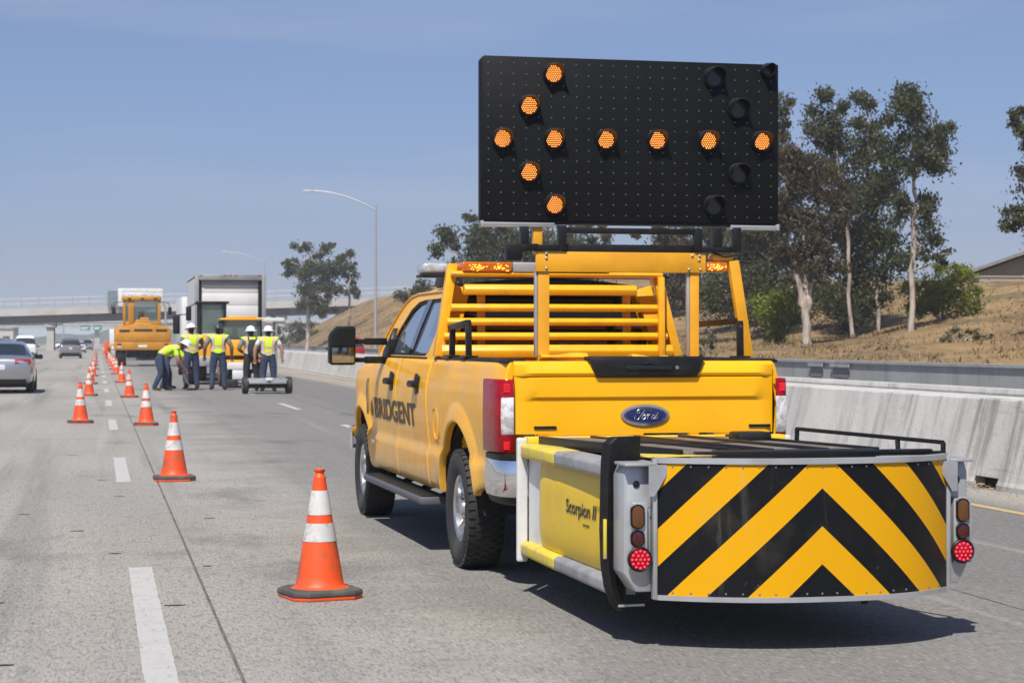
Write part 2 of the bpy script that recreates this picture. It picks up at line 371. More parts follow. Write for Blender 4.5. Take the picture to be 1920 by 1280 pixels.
# small dark gouges and scars in the concrete
s_ = MB()
for gx, gy, gl in ((-.6, 17.2, .1), (-.15, 15.6, .12), (.12, 13.9, .09), (-.75, 12.9, .07), (-.55, 11.4, .1), (-.72, 10.9, .1), (.42, 11.1, .13), (-.42, 9.2, .12), (-.7, 9.1, .1), (.2, 19.0, .12), (-.9, 16.0, .12), (.05, 21.3, .12), (-1.2, 23.5, .2), (.7, 13, .06), (.9, 16.5, .1), (-.3, 26, .2)):
    k = 10; s_.add([(gx + gl * .5 * cos(2 * pi * i / k), gy + .018 * sin(2 * pi * i / k) * (1 + .3 * random.random()), .003) for i in range(k)], [tuple(range(k))])
tag(s_.build('pavement_gouges', 'gouge_dark', road_o, smooth=0, fix=False), kind='stuff')

# ------------------------------------------------------------------ concrete barriers
m, n, b = node_mat('barrier_concrete'); q = NT(n); X = q.xyz()
big = q.noise(1.3, 6, .65)
c = q.mix(q.ramp(big, .35, .7), (.52, .505, .475), (.40, .39, .365))
stn = q.noise(3.2, 6, .7, q.map((0, 1.0, .10)))
stn_m = q.math('MULTIPLY', q.ramp(stn, .46, .64), q.ramp(q.noise(.25, 3, .5, q.map((1, 1, .1), (5, 2, 0))), .42, .6))
c = q.mix(q.math('MULTIPLY', stn_m, .85), c, (.19, .182, .165))
scr = q.noise(1.1, 6, .7, q.map((0, .22, 4), (2, 0, 0))); c = q.mix(q.ramp(scr, .60, .68, 0, .45), c, (.17, .165, .155)); pit = q.noise(16, 5, .7); c = q.mix(q.ramp(pit, .30, .38, .8, 0), c, (.19, .18, .165))
c = q.mix(q.ramp(q.noise(70, 3), .62, .72, 0, .4), c, (.22, .21, .2))
n.links.new(c, b.inputs['Base Color']); b.inputs['Roughness'].default_value = .9; q.bump(pit, .35, .02, b)
m, n, b = node_mat('wall_concrete_dark'); q = NT(n)
c = q.mix(q.ramp(q.noise(.5, 6, .65), .35, .7), (.30, .305, .31), (.235, .24, .245)); st = q.noise(.9, 5, .6, q.map((1, 1, .1))); c = q.mix(q.ramp(st, .52, .7, 0, .7), c, (.12, .12, .12))
n.links.new(c, b.inputs['Base Color']); b.inputs['Roughness'].default_value = .9
mat('graffiti_red', (.40, .06, .09), .8, c2=(.45, .40, .37), scale=2.5, lo=.45, hi=.62)

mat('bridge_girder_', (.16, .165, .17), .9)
def barrier(name, label, fx, H, segs, material, shape, skip=None, group=None):
    y_first = segs[0]; root = thing(name, label, 'barrier', (fx(y_first), y_first, 0), 0, group)
    ox, oy = fx(y_first), y_first
    for y0, y1 in zip(segs, segs[1:]):
        pieces = [(y0 + .012, y1 - .012, 0)]
        if skip and y0 < skip[0] < y1: pieces = [(y0 + .012, skip[0], 0), (skip[0], skip[1], 1), (skip[1], y1 - .012, 0)]
        mb = MB()
        for a, c_, cut in pieces:
            rings = []
            k = max(1, int((c_ - a) / 12)) if y0 > 100 else 1
            for i in range(k + 1):
                y = lerp(a, c_, i / k)
                prof = [(dx, max(z, .115) if cut else z) for dx, z in shape]
                if cut: prof[0] = (shape[0][0] + .03, .115); prof[-1] = (prof[-1][0], .115)
                rings.append([(fx(y) + dx - ox, y - oy, z * 1.0) for dx, z in prof])
            mb.loft(rings)
        mb.build('barrier_segment', material, root, smooth=0)
    return root
SH = [(0, -.01), (0, .05), (.02, .09), (.215, .835), (.222, .862), (.232, .875), (.40, .875), (.43, .86), (.43, -.01)]
bseg = [6, 11.6, 18.75, 22.75, 28.5, 34.5, 40.5, 46.5, 52.5, 58.5, 64.5, 70.5, 76.5, 82.5, 88.5, 94.5, 100.5, 112, 130, 160, 220, 330]
nb = barrier('concrete_barrier', 'light grey concrete median barrier running along the shoulder on the right', xb, .87, bseg, 'barrier_concrete', SH, skip=(18.05, 18.55), group='concrete median barriers')
# dark hollow behind the drain opening, with leaf litter in it
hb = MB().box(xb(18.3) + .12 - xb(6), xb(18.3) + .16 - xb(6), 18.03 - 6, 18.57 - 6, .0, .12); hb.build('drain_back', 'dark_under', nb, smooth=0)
lit = MB()
for i in range(160):
    x = xb(18.3) - .02 + random.gauss(0, .05); y = 18.3 + random.gauss(0, .22); z = .006 + random.random() * .05 * max(0, 1 - abs(y - 18.3) * 2.5); a = random.random() * 6; l = .02 + .03 * random.random()
    lit.add([(x, y, z), (x + l * cos(a), y + l * sin(a), z + .004), (x + l * cos(a) - .01 * sin(a), y + l * sin(a) + .01 * cos(a), z + .008)], [(0, 1, 2)])
mat('dry_leaf', (.36, .22, .11), .9, c2=(.48, .33, .2), scale=20)
tag(lit.build('leaf_litter', 'dry_leaf', smooth=0, fix=False), 'dry brown leaf litter at the barrier drain opening', 'leaf litter', kind='stuff')
mat('graffiti', (.34, .05, .08), .85)
SB = [(1.98, -.01), (1.98, .82), (2.0, .875), (2.2, .875), (2.38, .3), (2.42, -.01)]
nb2 = barrier('concrete_barrier', 'second median barrier behind the first, on the far traffic side', xb, .87, [6, 40, 80, 130, 220, 330], 'barrier_concrete', SB, group='concrete median barriers')
s_ = MB(); ys = [4, 12, 20, 40, 60, 90, 115, 160, 220, 330]
s_.add([(xb(y) + .43, y, .80) for y in ys] + [(xb(y) + 1.98, y, .80) for y in ys], [(i, len(ys) + i, len(ys) + i + 1, i + 1) for i in range(len(ys) - 1)])
s_.add([(xb(4) + .43, 4, 0), (xb(4) + 1.98, 4, 0), (xb(4) + 1.98, 4, .8), (xb(4) + .43, 4, .8)], [(0, 1, 2, 3)])
tag(s_.build('median_fill', 'barrier_concrete', smooth=0, fix=False), kind='structure')
def toe(y): return 21.3 + max(0, y - 150) * .045
SF = [(0, -.01), (0, .82), (-.06, .82), (-.06, .90), (.3, .90), (.3, -.01)]
fw = barrier('concrete_wall', 'dark grey concrete wall at the foot of the dry hillside', toe, .9, [0, 20, 40, 53, 66, 79, 92, 110, 140, 180, 230, 300, 330], 'wall_concrete_dark', SF)
for yy, w_ in ((55.0, 1.5), (57.0, 1.2)):
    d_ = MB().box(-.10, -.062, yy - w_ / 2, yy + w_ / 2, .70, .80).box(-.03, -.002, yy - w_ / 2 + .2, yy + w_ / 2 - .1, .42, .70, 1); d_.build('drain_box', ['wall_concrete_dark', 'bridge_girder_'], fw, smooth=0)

# ------------------------------------------------------------------ hillside
from mathutils import noise as mn
def hill(x, y):
    d = max(0, x - toe(y) - .3); near = min(.62 + .095 * d + max(0, d - 12) * .11, 4.75); far = .7 + .55 * d; far = 8.0 - max(0, 8.0 - far) if far < 8 else 8.0
    t = sstep(110, 215, y); h = near * (1 - t) + far * t
    amp = min(1, d / 3)
    return h + amp * (.28 * mn.noise((x * .11, y * .11, 0)) + .12 * mn.noise((x * .4, y * .4, 3)) + .05 * mn.noise((x * 1.3, y * 1.3, 7)))
m, n, b = node_mat('dry_grass_hill'); q = NT(n)
c = q.mix(q.ramp(q.noise(.16, 6, .65, q.map((1, .4, 1))), .38, .62), (.285, .19, .092), (.155, .10, .05))
c = q.mix(q.ramp(q.noise(.45, 6, .7, q.map((1, .3, 1))), .46, .60, 0, .9), c, (.075, .055, .034))
c = q.mix(q.ramp(q.noise(.22, 5, .6, q.map((1, .5, 1), (7, 3, 0))), .54, .66, 0, .75), c, (.085, .085, .04))
c = q.mix(q.ramp(q.noise(3.5, 5, .7), .4, .65, 0, .55), c, (.33, .24, .13))
n.links.new(c, b.inputs['Base Color']); b.inputs['Roughness'].default_value = 1; b.inputs['Specular IOR Level'].default_value = .1; q.bump(q.noise(2.5, 6, .7), .6, .25, b)
hx = [0, .4, .9] + [1.6 + i * .9 for i in range(28)] + [28 + i * 4 for i in range(22)]
hy = [-30 + i * 2.0 for i in range(90)] + [150 + i * 3 for i in range(62)]
tag(MB().grid([[(toe(y) + .3 + d, y, hill(toe(y) + .3 + d, y) - (.5 if d > 90 else 0)) for d in hx] for y in hy]).build('hillside', 'dry_grass_hill', smooth=60, fix=False), kind='structure')
gt = MB(); rg = random.Random(5)
for i in range(26000):
    y = rg.uniform(45, 150) if i < 21000 else rg.uniform(150, 330); d = rg.random() ** 1.3 * 24 + .3; x = toe(y) + .3 + d; z = hill(x, y)
    if mn.noise((x * .3, y * .3, 11)) < -.12: continue
    hgt = rg.uniform(.06, .20) * (1 if y < 150 else 1.6); a = rg.random() * pi; w_ = .02 + .035 * rg.random(); lx, ly = rg.gauss(0, .1), rg.gauss(0, .1)
    gt.add([(x - w_ * cos(a), y - w_ * sin(a), z - .03), (x + w_ * cos(a), y + w_ * sin(a), z - .03), (x + lx, y + ly, z + hgt)], [(0, 1, 2)])
m, n, b = node_mat('dry_grass'); q = NT(n); gi = n.nodes.new('ShaderNodeNewGeometry')
n.links.new(q.mix(gi.outputs['Random Per Island'], (.29, .205, .10), (.16, .112, .058)), b.inputs['Base Color']); b.inputs['Roughness'].default_value = 1; b.inputs['Specular IOR Level'].default_value = .1
tag(gt.build('dry_grass', 'dry_grass', smooth=0, fix=False), 'dry yellow grass tufts covering the hillside', 'grass', kind='stuff')

# ------------------------------------------------------------------ trees and bushes
def leaf_mat(name, c1, c2, c3, tr=.35):
    m, n, b = node_mat(name); q = NT(n); gi = n.nodes.new('ShaderNodeNewGeometry'); r = gi.outputs['Random Per Island']
    c = q.mix(q.ramp(r, 0, .7), c1, c2); c = q.mix(q.ramp(r, .8, 1), c, c3)
    n.links.new(c, b.inputs['Base Color']); b.inputs['Roughness'].default_value = .55; b.inputs['Specular IOR Level'].default_value = .25
    tb = n.nodes.new('ShaderNodeBsdfTranslucent'); ms = n.nodes.new('ShaderNodeMixShader'); ms.inputs[0].default_value = tr
    n.links.new(c, tb.inputs[0]); n.links.new(b.outputs[0], ms.inputs[1]); n.links.new(tb.outputs[0], ms.inputs[2])
    n.links.new(ms.outputs[0], n.nodes['Material Output'].inputs[0])
leaf_mat('leaf_grey_green', (.040, .050, .019), (.074, .082, .033), (.11, .10, .05))
leaf_mat('leaf_brownish', (.056, .048, .025), (.082, .068, .036), (.11, .07, .042))
leaf_mat('leaf_bright', (.10, .135, .010), (.19, .22, .016), (.26, .26, .03))
leaf_mat('leaf_olive', (.05, .06, .024), (.08, .085, .035), (.12, .10, .05))
m, n, b = node_mat('eucalyptus_bark'); q = NT(n)
c = q.mix(q.ramp(q.noise(5, 5, .6, q.map((1, 1, .25))), .4, .65), (.42, .36, .31), (.24, .185, .15)); n.links.new(c, b.inputs['Base Color']); b.inputs['Roughness'].default_value = .85
RX, RY = .9790, -.2039
def leaves(mb, c, rx, rz, L, dens, rng, droop=.75):
    area = pi * rx * rz; N = int(dens * area / (L * L * .42)); K = max(4, int(area / (L * L * 9)))
    sub = []
    for _ in range(K):
        while True:
            p = Vector((rng.uniform(-1, 1), rng.uniform(-1, 1), rng.uniform(-1, 1)))
            if p.length < 1: break
        p *= .55 + .45 * (p.length)
        sub.append((Vector((c[0] + p.x * rx, c[1] + p.y * rx, c[2] + p.z * rz)), rng.uniform(.16, .36) * min(rx, rz)))
    for _ in range(N):
        s0, sr = rng.choice(sub); p = s0 + Vector((rng.gauss(0, sr), rng.gauss(0, sr), rng.gauss(0, sr * .8)))
        d = Vector((rng.gauss(0, .6), rng.gauss(0, .6), rng.gauss(-droop, .5))).normalized(); side = d.cross(Vector((rng.gauss(0, 1), rng.gauss(0, 1), rng.gauss(0, 1)))).normalized()
        l = L * rng.uniform(.6, 1.25); w_ = l * rng.uniform(.2, .32)
        mb.add([p - d * l * .5, p + side * w_, p + d * l * .5, p - side * w_], [(0, 1, 2, 3)])
TREES = [
 ('eucalyptus_tree', 'tall slender eucalyptus with a pale straight trunk, rightmost of the hillside grove', (34.04, 79.73, 1.86), 0, 0.2, 0.16, [(-0.5, 9.26, 0.96, 1.02), (0.11, 9.6, 0.68, 0.68), (0.8, 8.58, 0.86, 0.82), (1.37, 8.24, 0.46, 0.68), (-0.96, 7.56, 0.77, 0.91), (0.27, 7.33, 1.05, 0.82), (0.96, 7.33, 0.64, 0.59), (0.73, 5.39, 0.64, 0.82), (-0.46, 5.28, 0.64, 0.82), (0.64, 3.91, 0.68, 0.73), (1.02, 3.28, 0.59, 0.32), (-1.02, 5.96, 0.59, 0.82), (1.48, 3.23, 0.27, 0.36)]),
 ('eucalyptus_tree', 'broad brownish eucalyptus with a pale trunk forking low, beside the arrow board', (29.31, 79.7, 1.58), 1, 0.2, 0.24, [(-0.52, 7.96, 0.76, 0.76), (-1.01, 6.72, 0.76, 1.01), (0.2, 6.5, 0.94, 1.08), (-0.56, 5.04, 1.03, 1.03), (0.79, 4.81, 0.9, 1.03), (-0.79, 3.58, 0.76, 0.67), (0.83, 3.24, 0.9, 0.79), (-0.07, 7.51, 0.63, 0.58), (0.04, 3.58, 0.9, 0.81), (1.28, 5.71, 0.67, 0.9), (-1.3, 5.26, 0.58, 1.35)]),
 ('eucalyptus_tree', 'eucalyptus with a narrow top between the forked tree and the middle one', (33.45, 84.96, 1.45), 0, 0.2, 0.12, [(-1.06, 10.72, 0.72, 0.63), (-1.33, 9.76, 0.82, 0.87), (-0.77, 9.16, 0.63, 0.82), (-0.48, 7.95, 0.72, 0.96), (-1.57, 9.11, 0.58, 0.48), (-0.92, 7.71, 0.58, 0.72), (-0.24, 6.51, 0.82, 0.87)]),
 ('eucalyptus_tree', 'dense dark eucalyptus in the middle of the hillside grove', (35.35, 86.61, 1.4), 0, 0.21, 0.13, [(-0.49, 11.01, 0.59, 0.64), (-0.89, 10.27, 0.54, 0.64), (-0.2, 9.78, 0.69, 0.89), (-0.69, 8.67, 0.74, 0.89), (0.1, 7.44, 1.03, 1.13), (-0.74, 6.7, 0.94, 1.13), (-0.2, 5.35, 1.13, 1.13), (-1.18, 4.98, 0.99, 1.13), (0.34, 3.74, 1.03, 1.03), (-1.06, 3.5, 0.89, 1.03), (-0.44, 2.51, 1.08, 0.89), (-1.8, 2.51, 0.99, 0.89), (-1.43, 1.28, 0.74, 0.69)]),
 ('eucalyptus_tree', 'eucalyptus mostly hidden behind the right edge of the arrow board', (32.97, 95.28, 2.52), 0, 0.22, 0.14, [(1.02, 10.84, 0.43, 0.7), (0.75, 9.64, 0.43, 0.7), (0.0, 10.31, 1.07, 1.34), (-0.54, 8.03, 1.34, 1.61), (0.27, 8.03, 0.8, 1.34), (-0.27, 5.35, 1.34, 1.61)]),
 ('eucalyptus_tree', 'eucalyptus cut off by the right edge of the photo', (32.44, 64.75, 1.45), 0, 0.17, 0.14, [(-0.66, 8.15, 0.37, 0.49), (-0.37, 6.93, 0.49, 0.67), (-0.79, 4.4, 0.37, 0.75), (-0.28, 5.62, 0.45, 0.67), (0.19, 7.68, 0.75, 0.94), (0.56, 5.81, 0.94, 0.94), (0.28, 4.12, 0.94, 0.94), (-0.47, 4.03, 0.41, 0.56)]),
 ('eucalyptus_tree', 'rounded dark tree rising behind the cab light bar', (28.23, 147.34, 2.05), 0, 0.34, 0.22, [(-0.6, 8.71, 0.88, 0.64), (-1.77, 7.43, 1.2, 0.96), (0.32, 7.75, 1.61, 1.2), (-2.49, 6.31, 0.88, 0.72), (2.01, 7.19, 1.85, 1.45), (-0.4, 5.82, 2.41, 1.45), (4.02, 6.22, 2.01, 1.61), (2.41, 5.02, 2.41, 1.61), (0.0, 3.82, 2.41, 1.61)]),
 ('eucalyptus_tree', 'olive tree seen through the gap under the arrow board, left', (34.05, 135.91, 2.01), 0, 0.32, 0.2, [(-0.94, 6.75, 1.35, 0.9), (0.56, 6.93, 1.12, 0.6), (-1.87, 5.81, 1.5, 1.12), (0.0, 5.44, 1.72, 1.12), (-0.75, 3.56, 2.25, 1.5)]),
 ('eucalyptus_tree', 'reddish brown tree seen through the gap under the arrow board, right', (37.79, 130.03, 1.99), 1, 0.32, 0.2, [(-1.27, 6.69, 1.23, 0.72), (0.18, 6.69, 1.45, 0.87), (1.45, 6.33, 1.3, 1.08), (-0.36, 5.24, 2.17, 1.08), (0.36, 3.43, 2.17, 1.45)]),
 ('eucalyptus_tree', 'dark tree behind the right rack leg with a bare lower trunk', (33.7, 107.38, 2.11), 0, 0.24, 0.14, [(0.15, 5.34, 1.2, 0.9), (1.2, 4.74, 1.2, 1.2), (-0.6, 3.84, 1.2, 1.08), (0.6, 3.24, 1.32, 1.08), (1.8, 2.94, 0.9, 0.9)]),
 ('eucalyptus_tree', 'dark tree between the rack leg and the green bush', (33.26, 99.3, 2.01), 0, 0.22, 0.13, [(-0.06, 5.01, 1.0, 0.84), (0.64, 4.73, 0.95, 1.11), (-0.06, 3.34, 1.0, 1.0), (1.06, 3.9, 1.0, 1.0), (0.5, 2.78, 1.0, 0.78)]),
 ('eucalyptus_tree', 'large dark tree in front of the overpass, left of the street lamp', (23.96, 231.99, 2.94), 0, 0.4, 0.3, [(-0.5, 9.19, 1.12, 0.87), (2.36, 9.07, 1.24, 0.93), (-1.93, 7.7, 0.99, 0.81), (0.56, 7.21, 1.86, 1.49), (2.42, 6.89, 1.61, 1.37), (-1.43, 6.27, 1.24, 0.93), (-0.37, 5.03, 1.86, 1.61), (2.42, 4.72, 1.49, 1.49), (0.87, 2.98, 2.11, 1.24), (-2.55, 7.95, 0.62, 0.5), (3.98, 7.21, 0.87, 1.12), (1.49, 1.93, 1.74, 0.62)]),
 ('eucalyptus_tree', 'smaller loose tree right of the large one by the overpass', (29.14, 233.98, 3.09), 0, 0.36, 0.18, [(0.0, 8.56, 1.26, 0.76), (-0.94, 6.86, 0.82, 0.94), (0.82, 7.17, 0.63, 0.76), (0.19, 5.79, 1.13, 0.76), (0.82, 4.34, 0.63, 0.76), (-0.44, 4.03, 0.88, 0.5)]),
]
def make_tree(name, label, base, var, L, tr, clumps, seed):
    rng = random.Random(seed); bx, by, bz = base; gz = min(hill(bx, by), bz) if bx > toe(by) else min(bz, 0)
    root = thing(name, label, 'tree', (bx, by, gz), 0, 'eucalyptus trees on the hillside'); dz = bz - gz
    cl = [(Vector((dx * RX + 0, dx * RY + rng.uniform(-.5, .5) * rx, z + dz)), rx, rz) for dx, z, rx, rz in clumps]
    top = max(c[2] for c, _, _ in [(q_[0], 0, 0) for q_ in cl]); tw = MB(); bark = .85 * tr
    # main stem leans to the mean of the upper clumps, then limbs reach for every clump
    up = [c for c, _, _ in cl if c.z > top * .6] or [cl[0][0]]
    tip = sum(up, Vector()) / len(up); tip.z = top * .94
    fork = 'forking low' in label
    h0 = top * (.28 if fork else .5); mid = Vector((tip.x * .35, tip.y * .35, h0))
    def stem(p0, p1, r0, r1, wob=.12):
        k = 7; pts = [p0.lerp(p1, i / k) + (Vector((rng.gauss(0, wob), rng.gauss(0, wob), 0)) if 0 < i < k else Vector()) for i in range(k + 1)]
        tw.tube(pts, [.84 * lerp(r0, r1, i / k) * (1.35 if i == 0 and r0 == tr else 1) for i in range(k + 1)], 8); return pts
    main = stem(Vector((0, 0, -.4)), mid, tr, tr * .8, .05) + stem(mid, tip, tr * .8, tr * .2)
    if fork:
        for sx in (-1, 1): main += stem(Vector((0, 0, top * .16)), Vector((sx * .75 * RX, sx * .75 * RY, top * .5)), tr * .75, tr * .45)
    for c, rx, rz in cl:
        cand = [p for p in main if p.z < c.z - .25 * rz and p.z > top * .15] or [main[3]]
        p = min(cand, key=lambda a: (a - c).length + abs(a.z - (c.z - 1.2 * rx)) * .6)
        stem(p, c, tr * .36, tr * .1, .08)
        for _ in range(3):
            e = c + Vector((rng.uniform(-1, 1) * rx * .7, rng.uniform(-1, 1) * rx * .7, rng.uniform(-.6, .8) * rz * .8)); tw.tube([c.lerp(p, .25), c.lerp(e, .5), e], [tr * .14, tr * .09, tr * .04], 5)
    tw.build('trunk', 'eucalyptus_bark', root, smooth=60)
    lf = MB()
    for c, rx, rz in cl: leaves(lf, c, rx * 1.14, rz * 1.1, L * .9, 7.0, rng)
    lf.build('crown', ['leaf_grey_green', 'leaf_brownish'][var], root, smooth=0, fix=False)
for i, t_ in enumerate(TREES): make_tree(*t_, 100 + i)
def bush(name, label, base, blobs, L, mt, seed, group=None, dens=6):
    rng = random.Random(seed); bx, by = base; z0 = hill(bx, by) if bx > toe(by) else 0
    root = thing(name, label, 'bush', (bx, by, z0), 0, group); lf = MB(); tw = MB()
    for dx, z, rx, rz in blobs:
        c = Vector((dx * RX, dx * RY + rng.uniform(-.2, .2) * rx, z)); leaves(lf, c, rx, rz, L * .8, dens, rng, .1)
        tw.tube([(0, 0, -.2), (c.x * .5, c.y * .5, c.z * .5), c], [.05, .035, .015], 6)
    lf.build('foliage', mt, root, smooth=0, fix=False); tw.build('stem', 'eucalyptus_bark', root)
bush('bush', 'bright green round bush on the hill right of the slender eucalyptus', (37.34, 84.15), [(.1, 1.4, 1.3, 1.1), (-.9, .9, 1.1, .9), (.9, 1.6, .8, .9), (.4, 2.3, .7, .6), (-1.2, 1.4, .7, .6), (1.1, .8, .7, .7), (-.3, .5, 1.2, .6)], .2, 'leaf_bright', 1)
bush('bush', 'green bush behind the right rack leg at the foot of the grove', (29.5, 84.0), [(0, 1.3, 1.0, .9), (-.6, 1.6, .7, .7), (.5, 1.9, .7, .6), (-.3, .8, 1.0, .6), (.8, 1.0, .6, .6)], .19, 'leaf_bright', 2)
bush('bush', 'dark understory thicket between the trunks of the hillside grove', (34.0, 93.0), [(-2.5, 1.5, 1.5, 1.3), (-.8, 1.7, 1.6, 1.4), (.9, 1.6, 1.5, 1.3), (2.3, 1.3, 1.3, 1.0), (-4.0, 1.7, 1.5, 1.4), (0, 2.9, 1.6, 1.0), (-2, 3.0, 1.4, 1.0)], .24, 'leaf_grey_green', 8)
bush('bush', 'dark olive bush on the embankment left of the cab roof', (30.5, 192), [(0, 2.2, 1.5, 1.1), (-.7, 1.4, 1.4, .9), (.8, 1.4, 1.4, .9), (.3, 3.0, .8, .6), (1.8, .9, 1.2, .7)], .38, 'leaf_olive', 3)
bush('bush', 'dark thicket under the overpass beside the box truck', (28.6, 295), [(0, 1.6, 2.2, 1.6), (2.0, 1.8, 2.0, 1.5), (-2.2, 1.4, 1.8, 1.3), (3.6, 1.6, 1.6, 1.2), (1, 3.0, 1.6, 1.0)], .5, 'leaf_olive', 4)
bush('shrub', 'low dry green shrub on the bare slope near the right edge', (30.0, 66.0), [(0, .25, .7, .28), (.5, .2, .5, .22), (-.5, .18, .5, .2), (.9, .15, .4, .15)], .12, 'leaf_olive', 5, 'low shrubs on the slope', 2.4)
bush('shrub', 'small grey green shrub left of the pale forked trunk', (26.2, 84.0), [(0, .3, .5, .3), (.3, .6, .35, .4), (-.3, .3, .4, .3)], .12, 'leaf_olive', 6, 'low shrubs on the slope', 2.4)
bush('shrub', 'flat scrub patch high on the embankment by the lamp post', (27.0, 168), [(0, .5, 1.4, .5), (1.6, .6, 1.3, .5), (3, .8, 1.2, .5), (-1.2, .3, 1.0, .35)], .3, 'leaf_olive', 7, 'low shrubs on the slope', .8)
bush('bush', 'wide dark brush on top of the embankment beside the cab', (33.5, 186), [(0, 1.0, 2.0, .9), (2.2, 1.4, 1.8, 1.0), (-2.0, .7, 1.6, .7), (4.2, 1.4, 2.0, 1.0), (-3.4, .4, 1.2, .5)], .36, 'leaf_olive', 9)
bush('shrub', 'olive scrub strip low on the embankment behind the mirror', (25.8, 160), [(0, .3, 1.2, .35), (1.4, .4, 1.0, .35), (-1.2, .25, .8, .25)], .26, 'leaf_olive', 10, 'low shrubs on the slope', 3)
for i, (x, y) in enumerate(((41, 92), (44, 99), (47, 90), (39.5, 76), (45.5, 80))):
    bush('shrub', ['low scrub on the slope under the house wall', 'scrub high on the slope below the house', 'scrub at the crest by the right edge', 'scrub right of the slender eucalyptus trunk', 'scrub near the top of the bare slope'][i], (x, y), [(0, .2, .9, .28), (.7, .2, .6, .22), (-.7, .2, .6, .2)], .14, 'leaf_olive', 20 + i, 'low shrubs on the slope', 2.4)
# house on the crest
mat('stucco', (.30, .25, .19), .9, c2=(.24, .2, .16), scale=1); mat('roof_grey', (.20, .195, .19), .85, c2=(.14, .14, .14), scale=2); mat('fence_wood', (.28, .25, .21), .9)
hr = thing('house', 'low grey roofed house on the hill crest at the right edge', 'house', (51.6, 112.5, 4.75), -.447)
hw = MB(); hw.add([(0, 0, -1), (14, 0, -1), (14, 0, 3.1), (7, 0, 3.1), (0, 0, .62), (0, 8, -1), (14, 8, -1), (14, 8, 3.1), (7, 8, 3.1), (0, 8, .62)], [(0, 1, 2, 3, 4), (9, 8, 7, 6, 5), (0, 4, 9, 5), (1, 6, 7, 2)]); hw.build('wall', 'stucco', hr, smooth=0)
hf = MB(); hf.bar((-1.4, 4, .35), (7.2, 4, 3.35), 9.6, .18); hf.build('roof', 'roof_grey', hr, smooth=0)
MB().bar((7.2, 4, 3.35), (15, 4, .6), 9.6, .18).build('roof', 'roof_grey', hr, smooth=0)
fr = thing('garden_wall', 'pale low wall along the crest below the house roof', 'wall', (47.8, 108, hill(50.5, 108) - .1))
MB().box(2.5, 22, 0, .25, -1.5, .55).box(2.4, 22, -.05, .3, .55, .65).build('wall', 'fence_wood', fr, smooth=0)

# ------------------------------------------------------------------ overpass, lamps, distance
mat('bridge_concrete', (.40, .385, .355), .9, c2=(.33, .315, .29), scale=.5); mat('bridge_girder', (.13, .13, .13), .9, c2=(.10, .10, .10), scale=.4)
mat('galvanised', (.36, .37, .38), .5, metal=.4)
m, n, b = node_mat('chain_link'); q = NT(n); tb = n.nodes.new('ShaderNodeBsdfTransparent'); ms = n.nodes.new('ShaderNodeMixShader'); ms.inputs[0].default_value = .80
b.inputs['Base Color'].default_value = (.3, .31, .32, 1); n.links.new(b.outputs[0], ms.inputs[1]); n.links.new(tb.outputs[0], ms.inputs[2]); n.links.new(ms.outputs[0], n.nodes['Material Output'].inputs[0])
ov = thing('overpass_bridge', 'concrete highway overpass with dark girder and chain link fence across the background', 'bridge', (0, 337, 0))
def dk(x): return (x, -.2 * x, 4.85 + .031 * x)
def beam(mb, x0, x1, w, za, zb_, yo=0, k=12, mi=0):
    rings = []
    for i in range(k + 1):
        x, y, z = dk(lerp(x0, x1, i / k)); rings.append([(x, y + yo, z + za), (x, y + yo + w, z + za), (x, y + yo + w, z + zb_), (x, y + yo, z + zb_)])
    mb.loft(rings, mi=mi)
g_ = MB(); beam(g_, -70, 56, 11, 0, 1.25); g_.build('girder', 'bridge_girder', ov, smooth=0)
g_ = MB(); beam(g_, -70, 56, 12.6, 1.25, 1.6, -.8); g_.build('deck', 'bridge_concrete', ov, smooth=0)
for yo in (-.9, 11.7):
    g_ = MB(); beam(g_, -70, 56, .25, 1.2, 2.35, yo); g_.build('parapet', 'bridge_concrete', ov, smooth=0)
g_ = MB(); beam(g_, -70, 56, .06, 2.35, 4.0, -.8)
g2 = MB()
P0 = [dk(lerp(-70, 56, i / 30)) for i in range(31)]
g2.grid([[(p[0], p[1] - .78, p[2] + 2.35) for p in P0], [(p[0], p[1] - .78, p[2] + 4.0) for p in P0]]); g2.build('fence_mesh', 'chain_link', ov, smooth=0, fix=False)
g3 = MB(); [g3.tube([(p[0], p[1] - .78, p[2] + zz) for p in P0], .04, 5) for zz in (4.0, 3.2)]; g3.build('fence_rail', 'galvanised', ov)
pm = MB().tube([(0, 0, 2.35), (0, 0, 4.08)], .055, 6).mesh('fence_post', 'galvanised')
for i in range(46):
    p = dk(-70 + i * 2.75); o = link('fence_post', pm, ov); o.location = (p[0], p[1] - .78, p[2])
for px_ in (-7.6, 30):
    p = dk(px_); pr = MB().box(p[0] - .9, p[0] + .9, p[1] + .2, p[1] + 10.8, p[2] - .75, p[2]); po = pr.build('pier_cap', 'bridge_concrete', ov, smooth=0)
    for yo in (1.2, 4.2, 7.2, 10):
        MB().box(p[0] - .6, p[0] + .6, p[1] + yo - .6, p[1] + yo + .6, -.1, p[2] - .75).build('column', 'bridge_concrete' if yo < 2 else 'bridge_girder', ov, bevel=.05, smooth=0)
ov2 = thing('overpass_bridge', 'pale second overpass far down the highway, seen under the first', 'bridge', (0, 664, 0))
MB().box(-90, 80, 0, 10, 6.0, 7.6).build('girder', 'bridge_concrete', ov2, smooth=0); MB().box(-90, 80, -.6, 10.6, 7.6, 8.3).build('parapet', 'bridge_concrete', ov2, smooth=0)
for x in (-26, 0, 9, 36): MB().box(x - .8, x + .8, 2, 8, -.1, 6.0).build('column', 'bridge_concrete', ov2, smooth=0)
mat('sign_green', (.02, .16, .10), .5); mat('sign_white', (.7, .7, .7), .5)
sg = thing('overhead_sign', 'two green overhead guide signs far off under the overpass', 'sign', (0, 560, 0))
